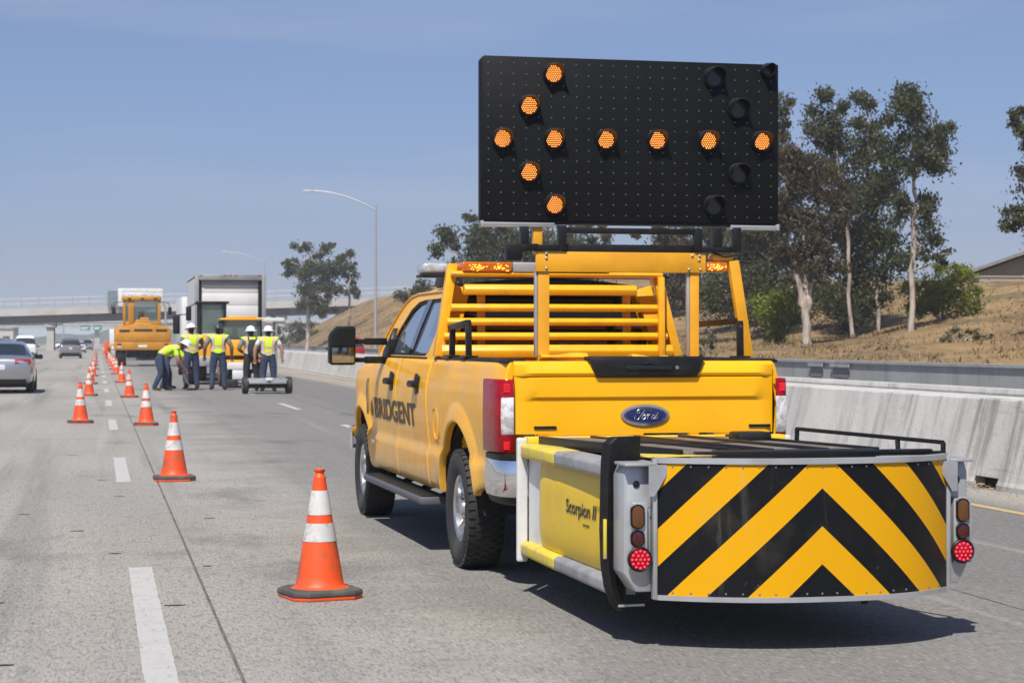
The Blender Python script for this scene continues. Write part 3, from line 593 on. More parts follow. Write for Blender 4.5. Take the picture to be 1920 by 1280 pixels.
MB().tube([(-9, 0, -.1), (-9, 0, 6.2)], .2, 8).build('post', 'galvanised', sg); MB().tube([(7, 0, -.1), (7, 0, 6.2)], .2, 8).build('post', 'galvanised', sg); MB().tube([(-9, 0, 6.1), (7, 0, 6.1)], .18, 8).build('crossbar', 'galvanised', sg)
for x, w_ in ((-3.2, 2.6), (.2, 2.2)):
    p_ = MB().box(x - w_ / 2, x + w_ / 2, -.25, -.18, 4.5, 5.8).build('sign_panel', 'sign_green', sg, bevel=.02, smooth=0)
    MB().box(x - w_ / 2 + .2, x + w_ / 2 - .4, -.262, -.255, 5.2, 5.4).box(x - w_ / 2 + .2, x + w_ / 2 - .8, -.262, -.255, 4.8, 5.0).build('sign_text', 'sign_white', p_, smooth=0)
def street_lamp(x, y, label, sc=1, th=1):
    t = thing('street_lamp', label, 'street lamp', (x, y, 0), math.radians(-12), 'highway street lamps', sc)
    MB().lathe([(r_ * th, z_) for r_, z_ in ((.2, 0), (.2, .5), (.12, .5), (.10, 6), (.075, 12.0), (.075, 12.3))], 12).build('pole', 'galvanised', t)
    pts = [(-5.0 * (u_), 0, 11.9 + 1.55 * (1 - (1 - u_) ** 1.9)) for u_ in [i / 12 for i in range(13)]]
    MB().tube(pts, [.065 * th] * 6 + [.05 * th] * 7, 8).build('arm', 'galvanised', t)
    lp = MB(); lp.loft([[(-4.9 - a, yy * w_, 13.45 + zz * h_ - .04) for yy, zz in ((-1, -.4), (1, -.4), (1, .3), (.5, 1), (-.5, 1), (-1, .3))] for a, w_, h_ in ((0, .07, .08), (.2, .17, .12), (.7, .18, .12), (.95, .1, .06))]); lp.build('lamp_head', 'galvanised', t)
street_lamp(21.75, 157.8, 'tall galvanised street lamp with a curved arm, left of the pickup cab')
street_lamp(21.95, 268, 'distant thin street lamp behind the box truck', 1, .6)
# ------------------------------------------------------------------ pickup truck (local frame: origin under the rear axle, x right, y forward)
TK = .906
# body paint: solid yellow under a thin film of road dust, heavier on the lower body and in blotches
m, n, b = node_mat('truck_yellow'); q = NT(n); X = q.xyz()
c = q.mix(q.ramp(q.noise(2, 5, .6), .4, .7), (.86, .425, .002), (.81, .39, .002))
film = q.math('MULTIPLY', q.ramp(q.math('ADD', X[2], q.ramp(q.noise(3.5, 6, .65), 0, 1, -.35, .35)), .45, 1.05, .6, .0), q.ramp(q.noise(5, 6, .7), .3, .65, .35, 1))
c = q.mix(film, c, (.40, .31, .17))
sm_ = q.noise(2.6, 6, .62, q.map((1, .5, 1), (3, 1, 4))); c = q.mix(q.ramp(sm_, .56, .74, 0, .28), c, (.52, .36, .10))
spk = q.noise(55, 3, .7); c = q.mix(q.ramp(spk, .70, .76, 0, .5), c, (.14, .10, .05))
n.links.new(c, b.inputs['Base Color']); b.inputs['Specular IOR Level'].default_value = .35; b.inputs['Coat Weight'].default_value = .3; b.inputs['Coat Roughness'].default_value = .07
n.links.new(q.ramp(q.noise(3, 6, .65), .3, .7, .26, .46), b.inputs['Roughness'])
truck = thing('pickup_truck', 'yellow crew cab work pickup with headache rack and amber light bar', 'pickup truck', (3.494 * TK, 13.94 * TK, 0), R(1.35), None, TK)
SIDE = [(.40, .90), (.47, .945), (.52, .968), (.60, .978), (.70, .984), (.772, .986), (.782, .968), (.80, .966), (.90, .978), (1.02, .990), (1.14, .997), (1.24, .995), (1.32, .983), (1.40, .962), (1.49, .932)]
FAX = 4.42
def sw(y, z, flare=True):
    w = interp(z, SIDE)
    if y > 4.5: w -= .10 * ((y - 4.5) / .8) ** 2
    if y < -.95: w -= .035 * ((-.95 - y) / .33) ** 2.2
    if flare:
        for cy, rx, rz in ((0, .62, .59), (FAX, .56, .56)):
            d = sqrt(((y - cy) / rx) ** 2 + ((z - .44) / rz) ** 2)
            if d < 1.5 and z < 1.2: w += .034 * max(0, 1 - abs(d - 1.03) / .2) ** .8 * (1 if z > .44 else .7)
    return w
def arch(y, cy, rx, rz, base):
    t = (y - cy) / rx
    return max(base, .44 + rz * sqrt(1 - t * t)) if abs(t) < 1 else base
def ysamples(a, b, cy=None, rx=0, n=18):
    ys = set()
    for i in range(n + 1): ys.add(round(lerp(a, b, i / n), 4))
    if cy is not None:
        for i in range(29):
            y = cy - rx * cos(pi * i / 28)
            if a < y < b: ys.add(round(y, 4))
        for e in (-rx - .002, rx + .002):
            if a < cy + e < b: ys.add(round(cy + e, 4))
    return sorted(ys)
def side_panel(name, sgn, ys, zlo, zhi, parent, nz=22, flare=True, mats='truck_yellow', off=0, depth=.05, rimx=.008):
    """a pressed panel of the body side with its edges turned in"""
    ts = sorted(set([i / nz for i in range(nz + 1)])); rows = []
    gy = .005
    ext = [(ys[0] + gy, depth), (ys[0] + gy, rimx)] + [(y, 0) for y in [ys[0] + gy + .008] + ys[1:-1] + [ys[-1] - gy - .008]] + [(ys[-1] - gy, rimx), (ys[-1] - gy, depth)]
    for y, dx in ext:
        a, b_ = zlo(y), zhi(y); r = []
        zz = [(a, max(depth, dx)), (a, max(rimx, dx))] + [(lerp(a + .012, b_ - .008, t), dx) for t in ts] + [(b_, max(rimx, dx)), (b_, max(depth, dx))]
        for z, d in zz: r.append((sgn * (sw(y, z, flare) + off - d), y, z))
        rows.append(r)
    return MB().grid(rows).build(name, mats, parent, smooth=38)
RAIL = 1.478
for sg in (-1, 1):
    side_panel('bed_side', sg, ysamples(-1.285, 1.175, 0, .62, 20), lambda y: arch(y, 0, .62, .59, .50 + .12 * sstep(-.5, -.75, y) if y < 0 else .49), lambda y: RAIL - .012, truck, 26)
    side_panel('front_fender', sg, ysamples(3.905, 5.3, FAX, .56, 16), lambda y: arch(y, FAX, .56, .56, .47 if y < FAX else .70), lambda y: 1.40 - .10 * sstep(4.2, 5.2, y), truck, 20)
    for nm, y0, y1 in (('rear_door', 1.19, 2.56), ('front_door', 2.565, 3.90)):
        side_panel('door', sg, ysamples(y0, y1, None, 0, 12), lambda y: .475, lambda y: 1.462, truck, 26)
    for yh in (1.62, 2.80):
        hx = sw(yh, 1.265); h_ = MB()
        h_.loft([[(sg * (hx - .01 + d), yh - .02 + yy * s_, 1.265 + zz * s_) for yy, zz in ((-.10, -.07), (.05, -.09), (.085, -.02), (.085, .05), (.03, .085), (-.10, .06))] for d, s_ in ((0, 1), (.014, 1), (.02, .88))])
        h_.loft([[(sg * (hx + x_), y_, 1.265 + zz) for x_, zz in ((.004, -.028), (.055, -.024), (.062, .0), (.052, .026), (.004, .03))] for y_ in (yh - .13, yh - .10, yh + .08, yh + .10)])
        h_.build('door_handle', 'black_plastic', truck, bevel=.006)
# fuel door outline ring, left side
fd = MB(); pts = [(-(sw(.83 + .10 * cos(t), .985 + .105 * sin(t)) + .002), .83 + .095 * abs(cos(t)) ** .6 * (1 if cos(t) > 0 else -1), .985 + .115 * abs(sin(t)) ** .6 * (1 if sin(t) > 0 else -1)) for t in [2 * pi * i / 28 for i in range(29)]]
fd.tube(pts, .004, 5); fd.build('fuel_door', 'rack_yellow', truck)
# cab: lower shell behind the panels, hood, firewall
cab = MB(); cab.box(-.90, .90, 1.2, 3.9, .5, 1.455); cab.build('cab_shell', 'truck_yellow', truck, smooth=0)
hd = []
for i in range(13):
    y = lerp(3.86, 5.32, i / 12); r = []
    for j in range(17):
        u_ = -1 + 2 * j / 16; wv = sw(y, 1.38, False) - .02; r.append((u_ * wv, y, 1.385 - .10 * sstep(4.2, 5.24, y) + .085 * (1 - abs(u_) ** 3.5) + .02 * (abs(u_) > .55) * (abs(u_) < .8)))
    hd.append(r)
MB().grid(hd).build('hood', 'truck_yellow', truck, smooth=40)
fr_ = MB().box(-.86, .86, 5.10, 5.29, .72, 1.33); fr_.build('front_panel', 'truck_yellow', truck, bevel=.03)
gr_ = MB().box(-.55, .55, 5.292, 5.31, .82, 1.26); 
for k in range(4): gr_.box(-.53, .53, 5.31, 5.335, .86 + k * .1, .90 + k * .1, 1)
gr_.build('grille', ['black_plastic', 'chrome'], truck, bevel=.006)
for sg in (-1, 1): MB().box(sg * .70 - .13, sg * .70 + .13, 5.285, 5.32, .92, 1.25).build('headlight', 'clear_lens', truck, bevel=.02)
fb = MB(); fb.loft([[(x, y + dy, .58 + dz) for dy, dz in ((-.12, 0), (.06, 0), (.08, .05), (.08, .18), (.05, .22), (-.12, .22))] for x, y in ((-1.0, 5.06), (-.97, 5.24), (-.8, 5.36), (.8, 5.36), (.97, 5.24), (1.0, 5.06))]); fb.build('front_bumper', 'chrome', truck, bevel=.01)
# greenhouse
def gx(z): return .922 - .145 * ((z - 1.455) / .53) - .03 * max(0, (z - 1.455) / .53) ** 2
def gside(sg): return lambda y, z, d: (sg * (gx(z) - d), y, z)
G_out = [(1.20, 1.458), (3.98, 1.458), (3.90, 1.50), (3.66, 1.70), (3.42, 1.86), (3.28, 1.93), (3.10, 1.975), (2.8, 1.995), (1.36, 1.995), (1.31, 1.96)]
G_hole = [(1.50, 1.60), (1.47, 1.78), (1.485, 1.90), (1.53, 1.945), (2.45, 1.945), (2.72, 1.93), (2.95, 1.87), (3.22, 1.70), (3.43, 1.515), (3.43, 1.485), (1.66, 1.485), (1.56, 1.52)]
def shrink(pl, k):
    cx = sum(p[0] for p in pl) / len(pl); cz = sum(p[1] for p in pl) / len(pl)
    return [(p[0] + (-k if p[0] > cx else k), p[1] + (-k if p[1] > cz else k)) for p in pl]
for sg in (-1, 1):
    MB().poly(G_out, [G_hole], gside(sg), .05).build('cab_side', 'truck_yellow', truck, smooth=30)
    trim = MB().poly(shrink(G_hole, -.004), [shrink(G_hole, .022)], lambda y, z, d: (sg * (gx(z) - .012 - d), y, z), .02).build('window_trim', 'black_plastic', truck, smooth=0)
    bp = [(2.36, 1.48), (2.50, 1.48), (2.44, 1.70), (2.36, 1.95), (2.17, 1.95), (2.28, 1.70)]
    MB().poly(bp, [], lambda y, z, d: (sg * (gx(z) - .010 - d), y, z), .03).build('door_pillar', 'black_gloss', truck, smooth=0)
    gl = [(3.44, 1.49), (2.45, 1.49), (2.30, 1.94), (2.72, 1.935), (2.95, 1.88), (3.23, 1.70)]
    MB().poly(gl, [], lambda y, z, d: (sg * (gx(z) - .024), y, z)).build('window', 'side_glass', truck, smooth=0)
    gr2 = [(2.42, 1.49), (1.60, 1.49), (1.49, 1.62), (1.47, 1.80), (1.50, 1.94), (2.25, 1.94)]
    MB().poly(gr2, [], lambda y, z, d: (sg * (gx(z) - .024), y, z)).build('window', 'side_glass', truck, smooth=0)
    # drip rail along the roof edge
    MB().tube([(sg * (gx(z) + .004), y, z + .008) for y, z in G_out[2:9]], .010, 6).build('roof_rail', 'truck_yellow', truck)
    # weatherstrip at the belt
    MB().box(sg * .925 - .008, sg * .925 + .008, 1.55, 3.5, 1.455, 1.478).build('belt_strip', 'black_plastic', truck, smooth=0)
rf = []
for i in range(15):
    y = lerp(1.33, 3.34, i / 14); r = []
    ez = interp(y, [(1.33, 1.99), (2.8, 1.995), (3.1, 1.972), (3.34, 1.905)]); crown = .105 * (sstep(1.2, 1.6, y) * .5 + .5) * (1 - .55 * sstep(2.7, 3.34, y))
    for j in range(21):
        u_ = -1 + 2 * j / 20; r.append((u_ * gx(ez), y, ez + crown * (1 - abs(u_) ** 3.2)))
    rf.append(r)
rf = [[(p[0], 1.31, p[2] - .06) for p in rf[0]]] + rf
MB().grid(rf).build('roof', 'truck_yellow', truck, smooth=60)
ws = []
for i in range(9):
    t = i / 8; z = lerp(1.47, 1.905, t); y = lerp(3.99, 3.34, t ** .9); ws.append([((-1 + j / 6) * (gx(z) - .01), y + .10 * (1 - (-1 + j / 6) ** 2), z + .03 * t * (1 - (-1 + j / 6) ** 2)) for j in range(13)])
MB().grid(ws).build('windshield', 'glass_dark', truck, smooth=60)
def rearp(x, z, d): return (x, 1.20 + .12 * (z - 1.45) / .55 + d + .05 * (abs(x) / .9) ** 3, z)
W_out = [(-.918, 1.30), (.918, 1.30), (.918, 1.46), (.772, 1.985), (.5, 2.06), (0, 2.075), (-.5, 2.06), (-.772, 1.985), (-.918, 1.46)]
W_hole = [(-.80, 1.52), (.80, 1.52), (.80, 1.60), (.68, 1.96), (.60, 1.985), (-.60, 1.985), (-.68, 1.96), (-.80, 1.60)]
MB().poly(W_out, [W_hole], rearp, .04).build('cab_rear', 'truck_yellow', truck, smooth=20)
MB().poly(shrink(W_hole, -.01), [], lambda x, z, d: rearp(x, z, .022)).build('rear_window', 'glass_dark', truck, smooth=20)
sp_ = MB().loft([[(x, 1.33 + dy, 2.045 - .05 * (abs(x) / .7) ** 2 + dz) for dy, dz in ((.05, 0), (-.10, -.01), (-.11, .012), (0, .05))] for x in (-.72, -.5, -.25, 0, .25, .5, .72)]); sp_.build('rear_visor', 'black_gloss', truck)
fin = MB().loft([[(-.62 + dx, y, z) for dx, z in ((-.10 * s_, 2.05), (.10 * s_, 2.05), (.07 * s_, 2.05 + .11 * s_), (-.07 * s_, 2.05 + .11 * s_))] for y, s_ in ((1.75, .3), (1.95, .9), (2.3, 1), (2.55, .35))]); fin.build('roof_cover', 'black_plastic', truck, bevel=.02)
# bed: floor, front wall, inner walls, rail caps
bd = MB().box(-.86, .86, -1.26, 1.16, .82, .88).box(-.93, .93, 1.10, 1.165, .6, 1.46)
for sg in (-1, 1): bd.box(sg * .84 - .03, sg * .84 + .03, -1.25, 1.12, .86, 1.45)
bd.build('bed_tub', 'truck_yellow', truck, smooth=0)
for sg in (-1, 1):
    rc = MB().loft([[(sg * x, y, z) for x, z in ((.80, 1.452), (.80, 1.482), (.835, 1.490), (.915, 1.487), (.938, 1.474), (.938, 1.462))] for y in (-1.27, 1.165)]); rc.build('bed_rail_cap', 'black_plastic', truck, bevel=.004)
# tailgate
TGx = .885
tg_p = [(1.0, -1.27), (1.0, -1.318), (1.20, -1.318), (1.222, -1.318), (1.240, -1.334), (1.30, -1.336), (1.362, -1.336), (1.374, -1.318), (1.377, -1.335), (1.395, -1.344), (1.45, -1.325), (1.468, -1.308), (1.473, -1.29), (1.473, -1.23)]
tg_rows = []
for j in range(33):
    u_ = -1 + 2 * j / 32; x = u_ * TGx; r = []
    e = 1 - sstep(.86, .93, abs(u_)); er = .012 * (1 if j in (0, 32) else 0); 
    for z, y in tg_p:
        base = -1.318; yy = y if (z < 1.2 or z > 1.44) else base + (y - base) * (e if z < 1.37 else (1 - sstep(.90, 1, abs(u_))))
        r.append((x, yy + er, z))
    tg_rows.append(r)
tg = MB().grid(tg_rows); tg.box(-TGx, TGx, -1.26, -1.23, 1.0, 1.47)
tailgate = tg.build('tailgate', 'truck_yellow', truck, smooth=25)
hn = MB()
for z0, z1, a0, a1, y0, y1 in ((1.372, 1.50, .345, .393, -1.362, -1.352),):
    hn.loft([[(-a0, yf, 1.372), (a0, yf, 1.372), (a1 - .015, yf + .006, 1.44), (a1, yf + .01, 1.495), (-a1, yf + .01, 1.495), (-a1 + .015, yf + .006, 1.44)] for yf in (-1.31, -1.366)])
hn.box(-.40, .40, -1.35, -1.22, 1.476, 1.503)
ho = hn.build('tailgate_handle', 'black_plastic', tailgate, bevel=.012)
MB().box(-.155, .165, -1.372, -1.364, 1.415, 1.445).box(-.03, .04, -1.374, -1.364, 1.452, 1.47).build('handle_recess', 'black_gloss', tailgate, bevel=.004)
MB().lathe([(.012, -1.374), (.012, -1.360)], 12, (.20, 0, 1.43), 'y').build('lock_cylinder', 'rivet', tailgate)
for x in (-.68, .79): MB().box(x - .075, x + .075, -1.328, -1.31, 1.034, 1.052).build('hinge_slot', 'black_plastic', tailgate, bevel=.003)
# emblem: oval badge with script lettering
def oval(mb, a, b_, y0, y1, mi=0, n=48, cx=-.005, cz=1.118):
    mb.loft([[(cx + a * cos(t), y, cz + b_ * sin(t)) for t in [2 * pi * k / n for k in range(n)]] for y in (y0, y1)], mi=mi)
ob = MB(); oval(ob, .166, .071, -1.316, -1.327); oval(ob, .158, .064, -1.327, -1.333); emb = ob.build('badge', 'chrome', tailgate, smooth=40)
ob = MB(); oval(ob, .146, .055, -1.333, -1.3365); ob.build('badge_field', 'emblem_blue', emb, smooth=40)
ob = MB(); ob.tube([(-.005 + .139 * cos(t), -1.3375, 1.118 + .0495 * sin(t)) for t in [2 * pi * k / 48 for k in range(49)]], .0016, 5)
k_ = .166 / 625
for st in ([(1045, 392), (1010, 415), (950, 410), (890, 392), (830, 378), (760, 376), (700, 398), (664, 440), (676, 478), (715, 482), (742, 455)],
           [(868, 405), (815, 470), (760, 545), (705, 615), (655, 636), (610, 618), (598, 575), (632, 532)],
           [(866, 505), (826, 530), (796, 585), (806, 630), (842, 632), (884, 590), (902, 535), (880, 506), (850, 512), (838, 540)], [(872, 470), (840, 500)],
           [(900, 540), (950, 512), (945, 560), (925, 632)], [(938, 580), (972, 525), (1005, 512), (1012, 530)],
           [(1135, 520), (1090, 524), (1045, 575), (1050, 618), (1085, 618), (1120, 580), (1145, 530)], [(1212, 458), (1165, 545), (1132, 605), (1150, 628), (1195, 590)]):
    sc = [(-.005 + (x - 893) * k_, -1.3385, 1.118 - (y - 527) * k_) for x, y in st]; rr = [.0022] + [.0036] * (len(sc) - 2) + [.0022]
    ob.tube(sc, rr, 6)
ob.build('badge_script', 'chrome', emb, smooth=60)
# tail lamps
for sg in (-1, 1):
    path = [(.892, -1.333), (.93, -1.333), (.962, -1.318), (.982, -1.28), (.992, -1.20), (1.0, -1.08), (1.003, -.945)]
    def strip(z0, z1, i0, i1, off, mi, mb):
        pp = path[i0:i1 + 1]; rows = []
        for z, o2 in ((z0, -.03), (z0, off - .006), (z0 + .012, off), (lerp(z0, z1, .5), off + .004), (z1 - .012, off), (z1, off - .006), (z1, -.03)):
            rows.append([(sg * (x + (o2 if i > 1 else o2 * .3)), y - (o2 if i < 3 else o2 * .4), z) for i, (x, y) in enumerate(pp)])
        mb.grid(rows, mi)
    tl = MB(); strip(.882, 1.356, 0, 6, .008, 0, tl); lamp_ = tl.build('tail_lamp', 'red_lens', truck, smooth=50)
    cl_ = MB(); strip(.995, 1.245, 0, 2, .013, 0, cl_); cl_.build('clear_lens', 'clear_lens', lamp_, smooth=50)
    ld = MB()
    for z0 in (1.275, .905):
        for a in range(5):
            for c_ in range(4): ld.box(sg * (.925 + a * .008) - .0028, sg * (.925 + a * .008) + .0028, -1.345, -1.340, z0 + c_ * .014, z0 + .008 + c_ * .014)
    tag(ld.build('led', 'red_led', lamp_, smooth=0), kind='stuff')
# rear bumper
bp_ = [(1.012, -1.02), (1.012, -1.22), (.99, -1.36), (.93, -1.44), (.80, -1.47)]
full = [(-x, y) for x, y in bp_] + [(x, y) for x, y in bp_[::-1]]
rb = MB(); rb.grid([[(x * s_, y + d, z) for x, y in full] for z, d, s_ in ((.60, .03, .985), (.63, 0, 1), (.72, -.006, 1.003), (.80, -.004, 1.002), (.835, .006, .997), (.84, .05, .96))]); rb.build('rear_bumper', 'chrome', truck, smooth=50)
rb = MB(); rb.grid([[(x * s_, y + d, z) for x, y in full] for z, d, s_ in ((.838, .012, .994), (.872, .012, .994), (.876, .05, .96), (.876, .3, .8))]); rb.build('bumper_pad', 'black_plastic', truck, smooth=50)
rb = MB(); rb.grid([[(x * s_, y + d, z) for x, y in full] for z, d, s_ in ((.54, .10, .93), (.56, .05, .96), (.602, .032, .982))]); rb.build('bumper_valance', 'black_plastic', truck, smooth=50)
# lettering on the doors, flame logo
def onside(y, z, e=.005): return (-(sw(y, z) + e), y, z)
text_mb('BRIDGENT', 2.02, .185, lambda a, b_: onside(3.68 - a, .925 + b_), .027).build('door_lettering', 'lettering_black', truck, smooth=0, fix=False)
fl = MB()
for k, (dy, mi) in enumerate(((0, 0), (.07, 1))):
    o1 = [(3.89 - dy * .5, .93), (3.79, .945 + dy * .3), (3.76, 1.0), (3.81 - dy * .3, 1.05), (3.79, 1.10 - dy * .4), (3.87 - dy * .5, 1.06 - dy * .3), (3.895 - dy * .6, 1.0)]
    fl.poly(o1, [], lambda a, b_, d: onside(a, b_, .005 + k * .002), mi=mi)
fl.build('flame_logo', ['logo_orange', 'lettering_black'], truck, smooth=0, fix=False)
MB().box(-1.01, -.995, 3.62, 3.80, .70, .735).build('trim_badge', 'chrome', truck, bevel=.003)
vt = MB().loft([[(-(sw(4.02, z) + .004 + d), 4.02 + yy, z + zz) for yy, zz in ((-.03, 0), (.03, 0), (.03, .0), (-.03, 0))] for z, d, zz in ((.95, 0, 0), (1.0, .012, 0), (1.22, .012, 0), (1.27, 0, 0))]); vt.build('fender_vent', 'black_gloss', truck)
# towing mirrors
for sg in (-1, 1):
    mr = MB(); ol = [(-.115, -.15), (-.09, -.168), (.10, -.168), (.118, -.15), (.118, .15), (.10, .168), (-.045, .168), (-.10, .11), (-.115, .07)]
    mr.loft([[(sg * (1.345 - x * s_), y, 1.565 + z * s_) for x, z in ol] for y, s_ in ((3.22, .97), (3.24, 1), (3.34, .97), (3.40, .80), (3.42, .5))]); mh = mr.build('mirror', 'black_plastic', truck, bevel=.008)
    gp = MB().poly([(-.09, .0), (.10, .0), (.10, .145), (-.04, .145), (-.085, .10)], [], lambda a, c_, d: (sg * (1.345 - a), 3.215 + d, 1.565 + c_), .004); gp.build('mirror_glass', 'mirror_dark', mh, smooth=0)
    gp = MB().poly([(-.09, -.148), (.10, -.148), (.10, -.02), (-.09, -.02)], [], lambda a, c_, d: (sg * (1.345 - a), 3.215 + d, 1.565 + c_), .004); gp.build('mirror_glass', 'mirror_glass', mh, smooth=0)
    for zz in (1.60, 1.44):
        MB().bar((sg * 1.24, 3.31, zz), (sg * .94, 3.36, zz), .05, .042).bar((sg * 1.13, 3.325, zz), (sg * .94, 3.36, zz), .066, .06).build('mirror_arm', 'black_plastic', truck, bevel=.006)
    MB().loft([[(sg * (gx(max(z, 1.456)) + .012 + d), y, z) for y, z in ((3.28, 1.40), (3.52, 1.40), (3.50, 1.52), (3.32, 1.72), (3.26, 1.62))] for d in (-.03, .03)]).build('mirror_base', 'black_plastic', truck, bevel=.008)
# wheels
def wheel(x, y, sg, parent=truck):
    w = bpy.data.objects.new('wheel', None); COL.objects.link(w); w.parent = parent; w.location = (sg * x, y, .42)
    r = .42; P = [(.235, -.11), (.27, -.128), (.34, -.140), (.385, -.132), (.408, -.112), (.417, -.07), (.42, 0), (.417, .07), (.408, .112), (.385, .132), (.34, .140), (.27, .128), (.235, .11)]
    MB().lathe(P, 56, axis='x', caps=False).build('tyre', 'rubber', w, smooth=40)
    td = MB()
    for row, (h0, h1, rr) in enumerate(((-.128, -.082, .419), (-.070, -.03, .424), (-.02, .02, .424), (.03, .070, .424), (.082, .128, .419))):
        N = 44
        for k in range(N):
            a0 = 2 * pi * (k + .5 * (row % 2)) / N; a1 = a0 + 2 * pi / N * .62; v = []
            for h, dr in ((h0, -.006 if row == 0 else 0), (h1, -.006 if row == 4 else 0)):
                for a in (a0, a1):
                    for q_ in (rr - .02 + dr, rr + dr + .003): v.append((h, q_ * cos(a), q_ * sin(a)))
            td.add(v, [(0, 1, 3, 2), (4, 6, 7, 5), (1, 5, 7, 3), (0, 4, 5, 1), (2, 3, 7, 6)])
    td.build('tread', 'rubber', w, smooth=0)
    rm = MB(); o = sg * .07
    rm.lathe([(.236, -sg * .11), (.225, -sg * .08), (.215, 0), (.222, sg * .095), (.240, sg * .112), (.252, sg * .118), (.256, sg * .106), (.240, sg * .095)], 48, axis='x', caps=False)
    rm.lathe([(.001, sg * .105), (.05, sg * .105), (.058, sg * .095), (.062, sg * .06), (.10, sg * .055), (.115, sg * .04), (.115, 0)], 32, axis='x', caps=False)
    for k in range(8):
        a = 2 * pi * k / 8; ca, sa = cos(a), sin(a); rings = []
        for q_, hw_, xo in ((.09, .042, .046), (.13, .036, .055), (.18, .034, .07), (.225, .044, .082)):
            rings.append([(sg * (xo + dx), q_ * ca - s_ * hw_ * sa, q_ * sa + s_ * hw_ * ca) for s_, dx in ((-1, -.03), (-.75, 0), (0, .012), (.75, 0), (1, -.03))])
        rm.loft(rings, closed=False, caps=False)
    rm.build('rim', 'wheel_metal', w, smooth=40)
    lg = MB()
    for k in range(8):
        a = 2 * pi * (k + .5) / 8; lg.lathe([(.011, sg * .05), (.011, sg * .075), (.006, sg * .08)], 6, (0, .085 * cos(a), .085 * sin(a)), 'x')
    lg.lathe([(.236, -sg * .02), (.001, -sg * .02)], 24, axis='x', mi=1, caps=False)
    lg.build('lug_nuts', ['chrome', 'dark_under'], w, smooth=40)
    return w
for sg in (-1, 1): wheel(.865, 0, sg); wheel(.865, FAX, sg)
# wheel housings, frame, axles, mud flaps
ub = MB().box(-.42, -.34, -1.35, 5.1, .50, .66).box(.34, .42, -1.35, 5.1, .50, .66).box(-.75, .75, 1.0, 3.8, .46, .60).box(-.7, .7, -1.2, -.62, .62, .8).box(-.80, .80, 3.7, 5.1, .62, .72)
ub.lathe([(.05, -.8), (.05, .8)], 10, (0, 0, .42), 'x').lathe([(.05, -.8), (.05, .8)], 10, (0, FAX, .42), 'x').ico((.0, 0, .42), (.16, .17, .17)); ub.tube([(.5, -1.3, .5), (.5, 1.2, .5)], .05, 8)
ub.build('chassis', 'dark_under', truck)
for sg in (-1, 1):
    for cy, rx, rz in ((0, .64, .61), (FAX, .60, .58)):
        wl = MB(); a_s = [pi * i / 20 for i in range(21)]
        wl.grid([[(sg * x_, cy + rx * cos(a), .42 + rz * sin(a)) for a in a_s] for x_ in (.94, .50)]); wl.add([(sg * .5, cy + rx * cos(a), .42 + rz * sin(a)) for a in a_s], [tuple(range(21))]); wl.build('wheel_well', 'dark_under', truck, smooth=40)
    st = MB().loft([[(sg * x, y, z) for x, z in ((.86, .365), (1.07, .365), (1.085, .385), (1.085, .415), (1.07, .428), (.86, .428))] for y in (.98, 3.72)]); so = st.build('running_board', 'step_grey', truck, bevel=.008)
    for y in (1.1, 1.9, 2.75, 3.6): MB().bar((sg * .95, y, .38), (sg * .68, y, .52), .07, .05).build('step_bracket', 'black_plastic', truck, bevel=.004)
    MB().box(sg * 1.0 - .07, sg * 1.0 + .06, .98, 3.72, .4285, .433).build('step_tread', 'black_plastic', so, smooth=0)
# headache rack behind the cab
RY_ = 1.03
def rk(x, z): return (x, RY_ - .02 + .04 * (z - 1.5), z)
for name, z, h_, x0, x1 in (('rack_slat', 1.995, .082, -.735, .63), ('rack_slat', 1.858, .058, -.84, .80), ('rack_slat', 1.75, .058, -.872, .84), ('rack_slat', 1.64, .058, -.895, .875), ('rack_slat', 1.525, .10, -.915, .915), ('rack_slat', 2.115, .045, -.84, .84)):
    s_ = MB(); y = rk(0, z)[1] - .03
    s_.loft([[(x, y + dy, z + dz * h_) for dy, dz in ((.05, -.5), (-.03, -.46), (-.042, .05), (-.012, .5), (.05, .5))] for x in (x0, x1)]); s_.build(name, 'rack_yellow', truck, bevel=.006)
for x in (-.585, .575): MB().bar((x, RY_ + .045, 1.50), (x, RY_ + .06, 2.02), .062, .03, (0, 1, 0)).build('rack_upright', 'rack_yellow', truck, bevel=.005)
MB().bar((-.93, RY_, 1.485), (-.815, RY_ + .03, 2.19), .07, .09, (0, 1, 0)).build('rack_post', 'rack_yellow', truck, bevel=.006)
MB().bar((.97, RY_, 1.485), (.80, RY_ + .03, 2.15), .07, .09, (0, 1, 0)).build('rack_post', 'rack_yellow', truck, bevel=.006)
MB().bar((.815, RY_ - .10, 1.485), (.815, RY_ - .08, 2.10), .048, .05, (0, 1, 0)).build('rack_post', 'rack_yellow', truck, bevel=.006)
MB().bar((-.86, RY_ + .10, 1.49), (-.72, RY_ + .16, 2.02), .14, .05, (0, 1, 0)).build('rack_gusset', 'rack_yellow', truck, bevel=.006)
MB().bar((.90, RY_ + .10, 1.49), (.74, RY_ + .16, 2.02), .14, .05, (0, 1, 0)).build('rack_gusset', 'rack_yellow', truck, bevel=.006)
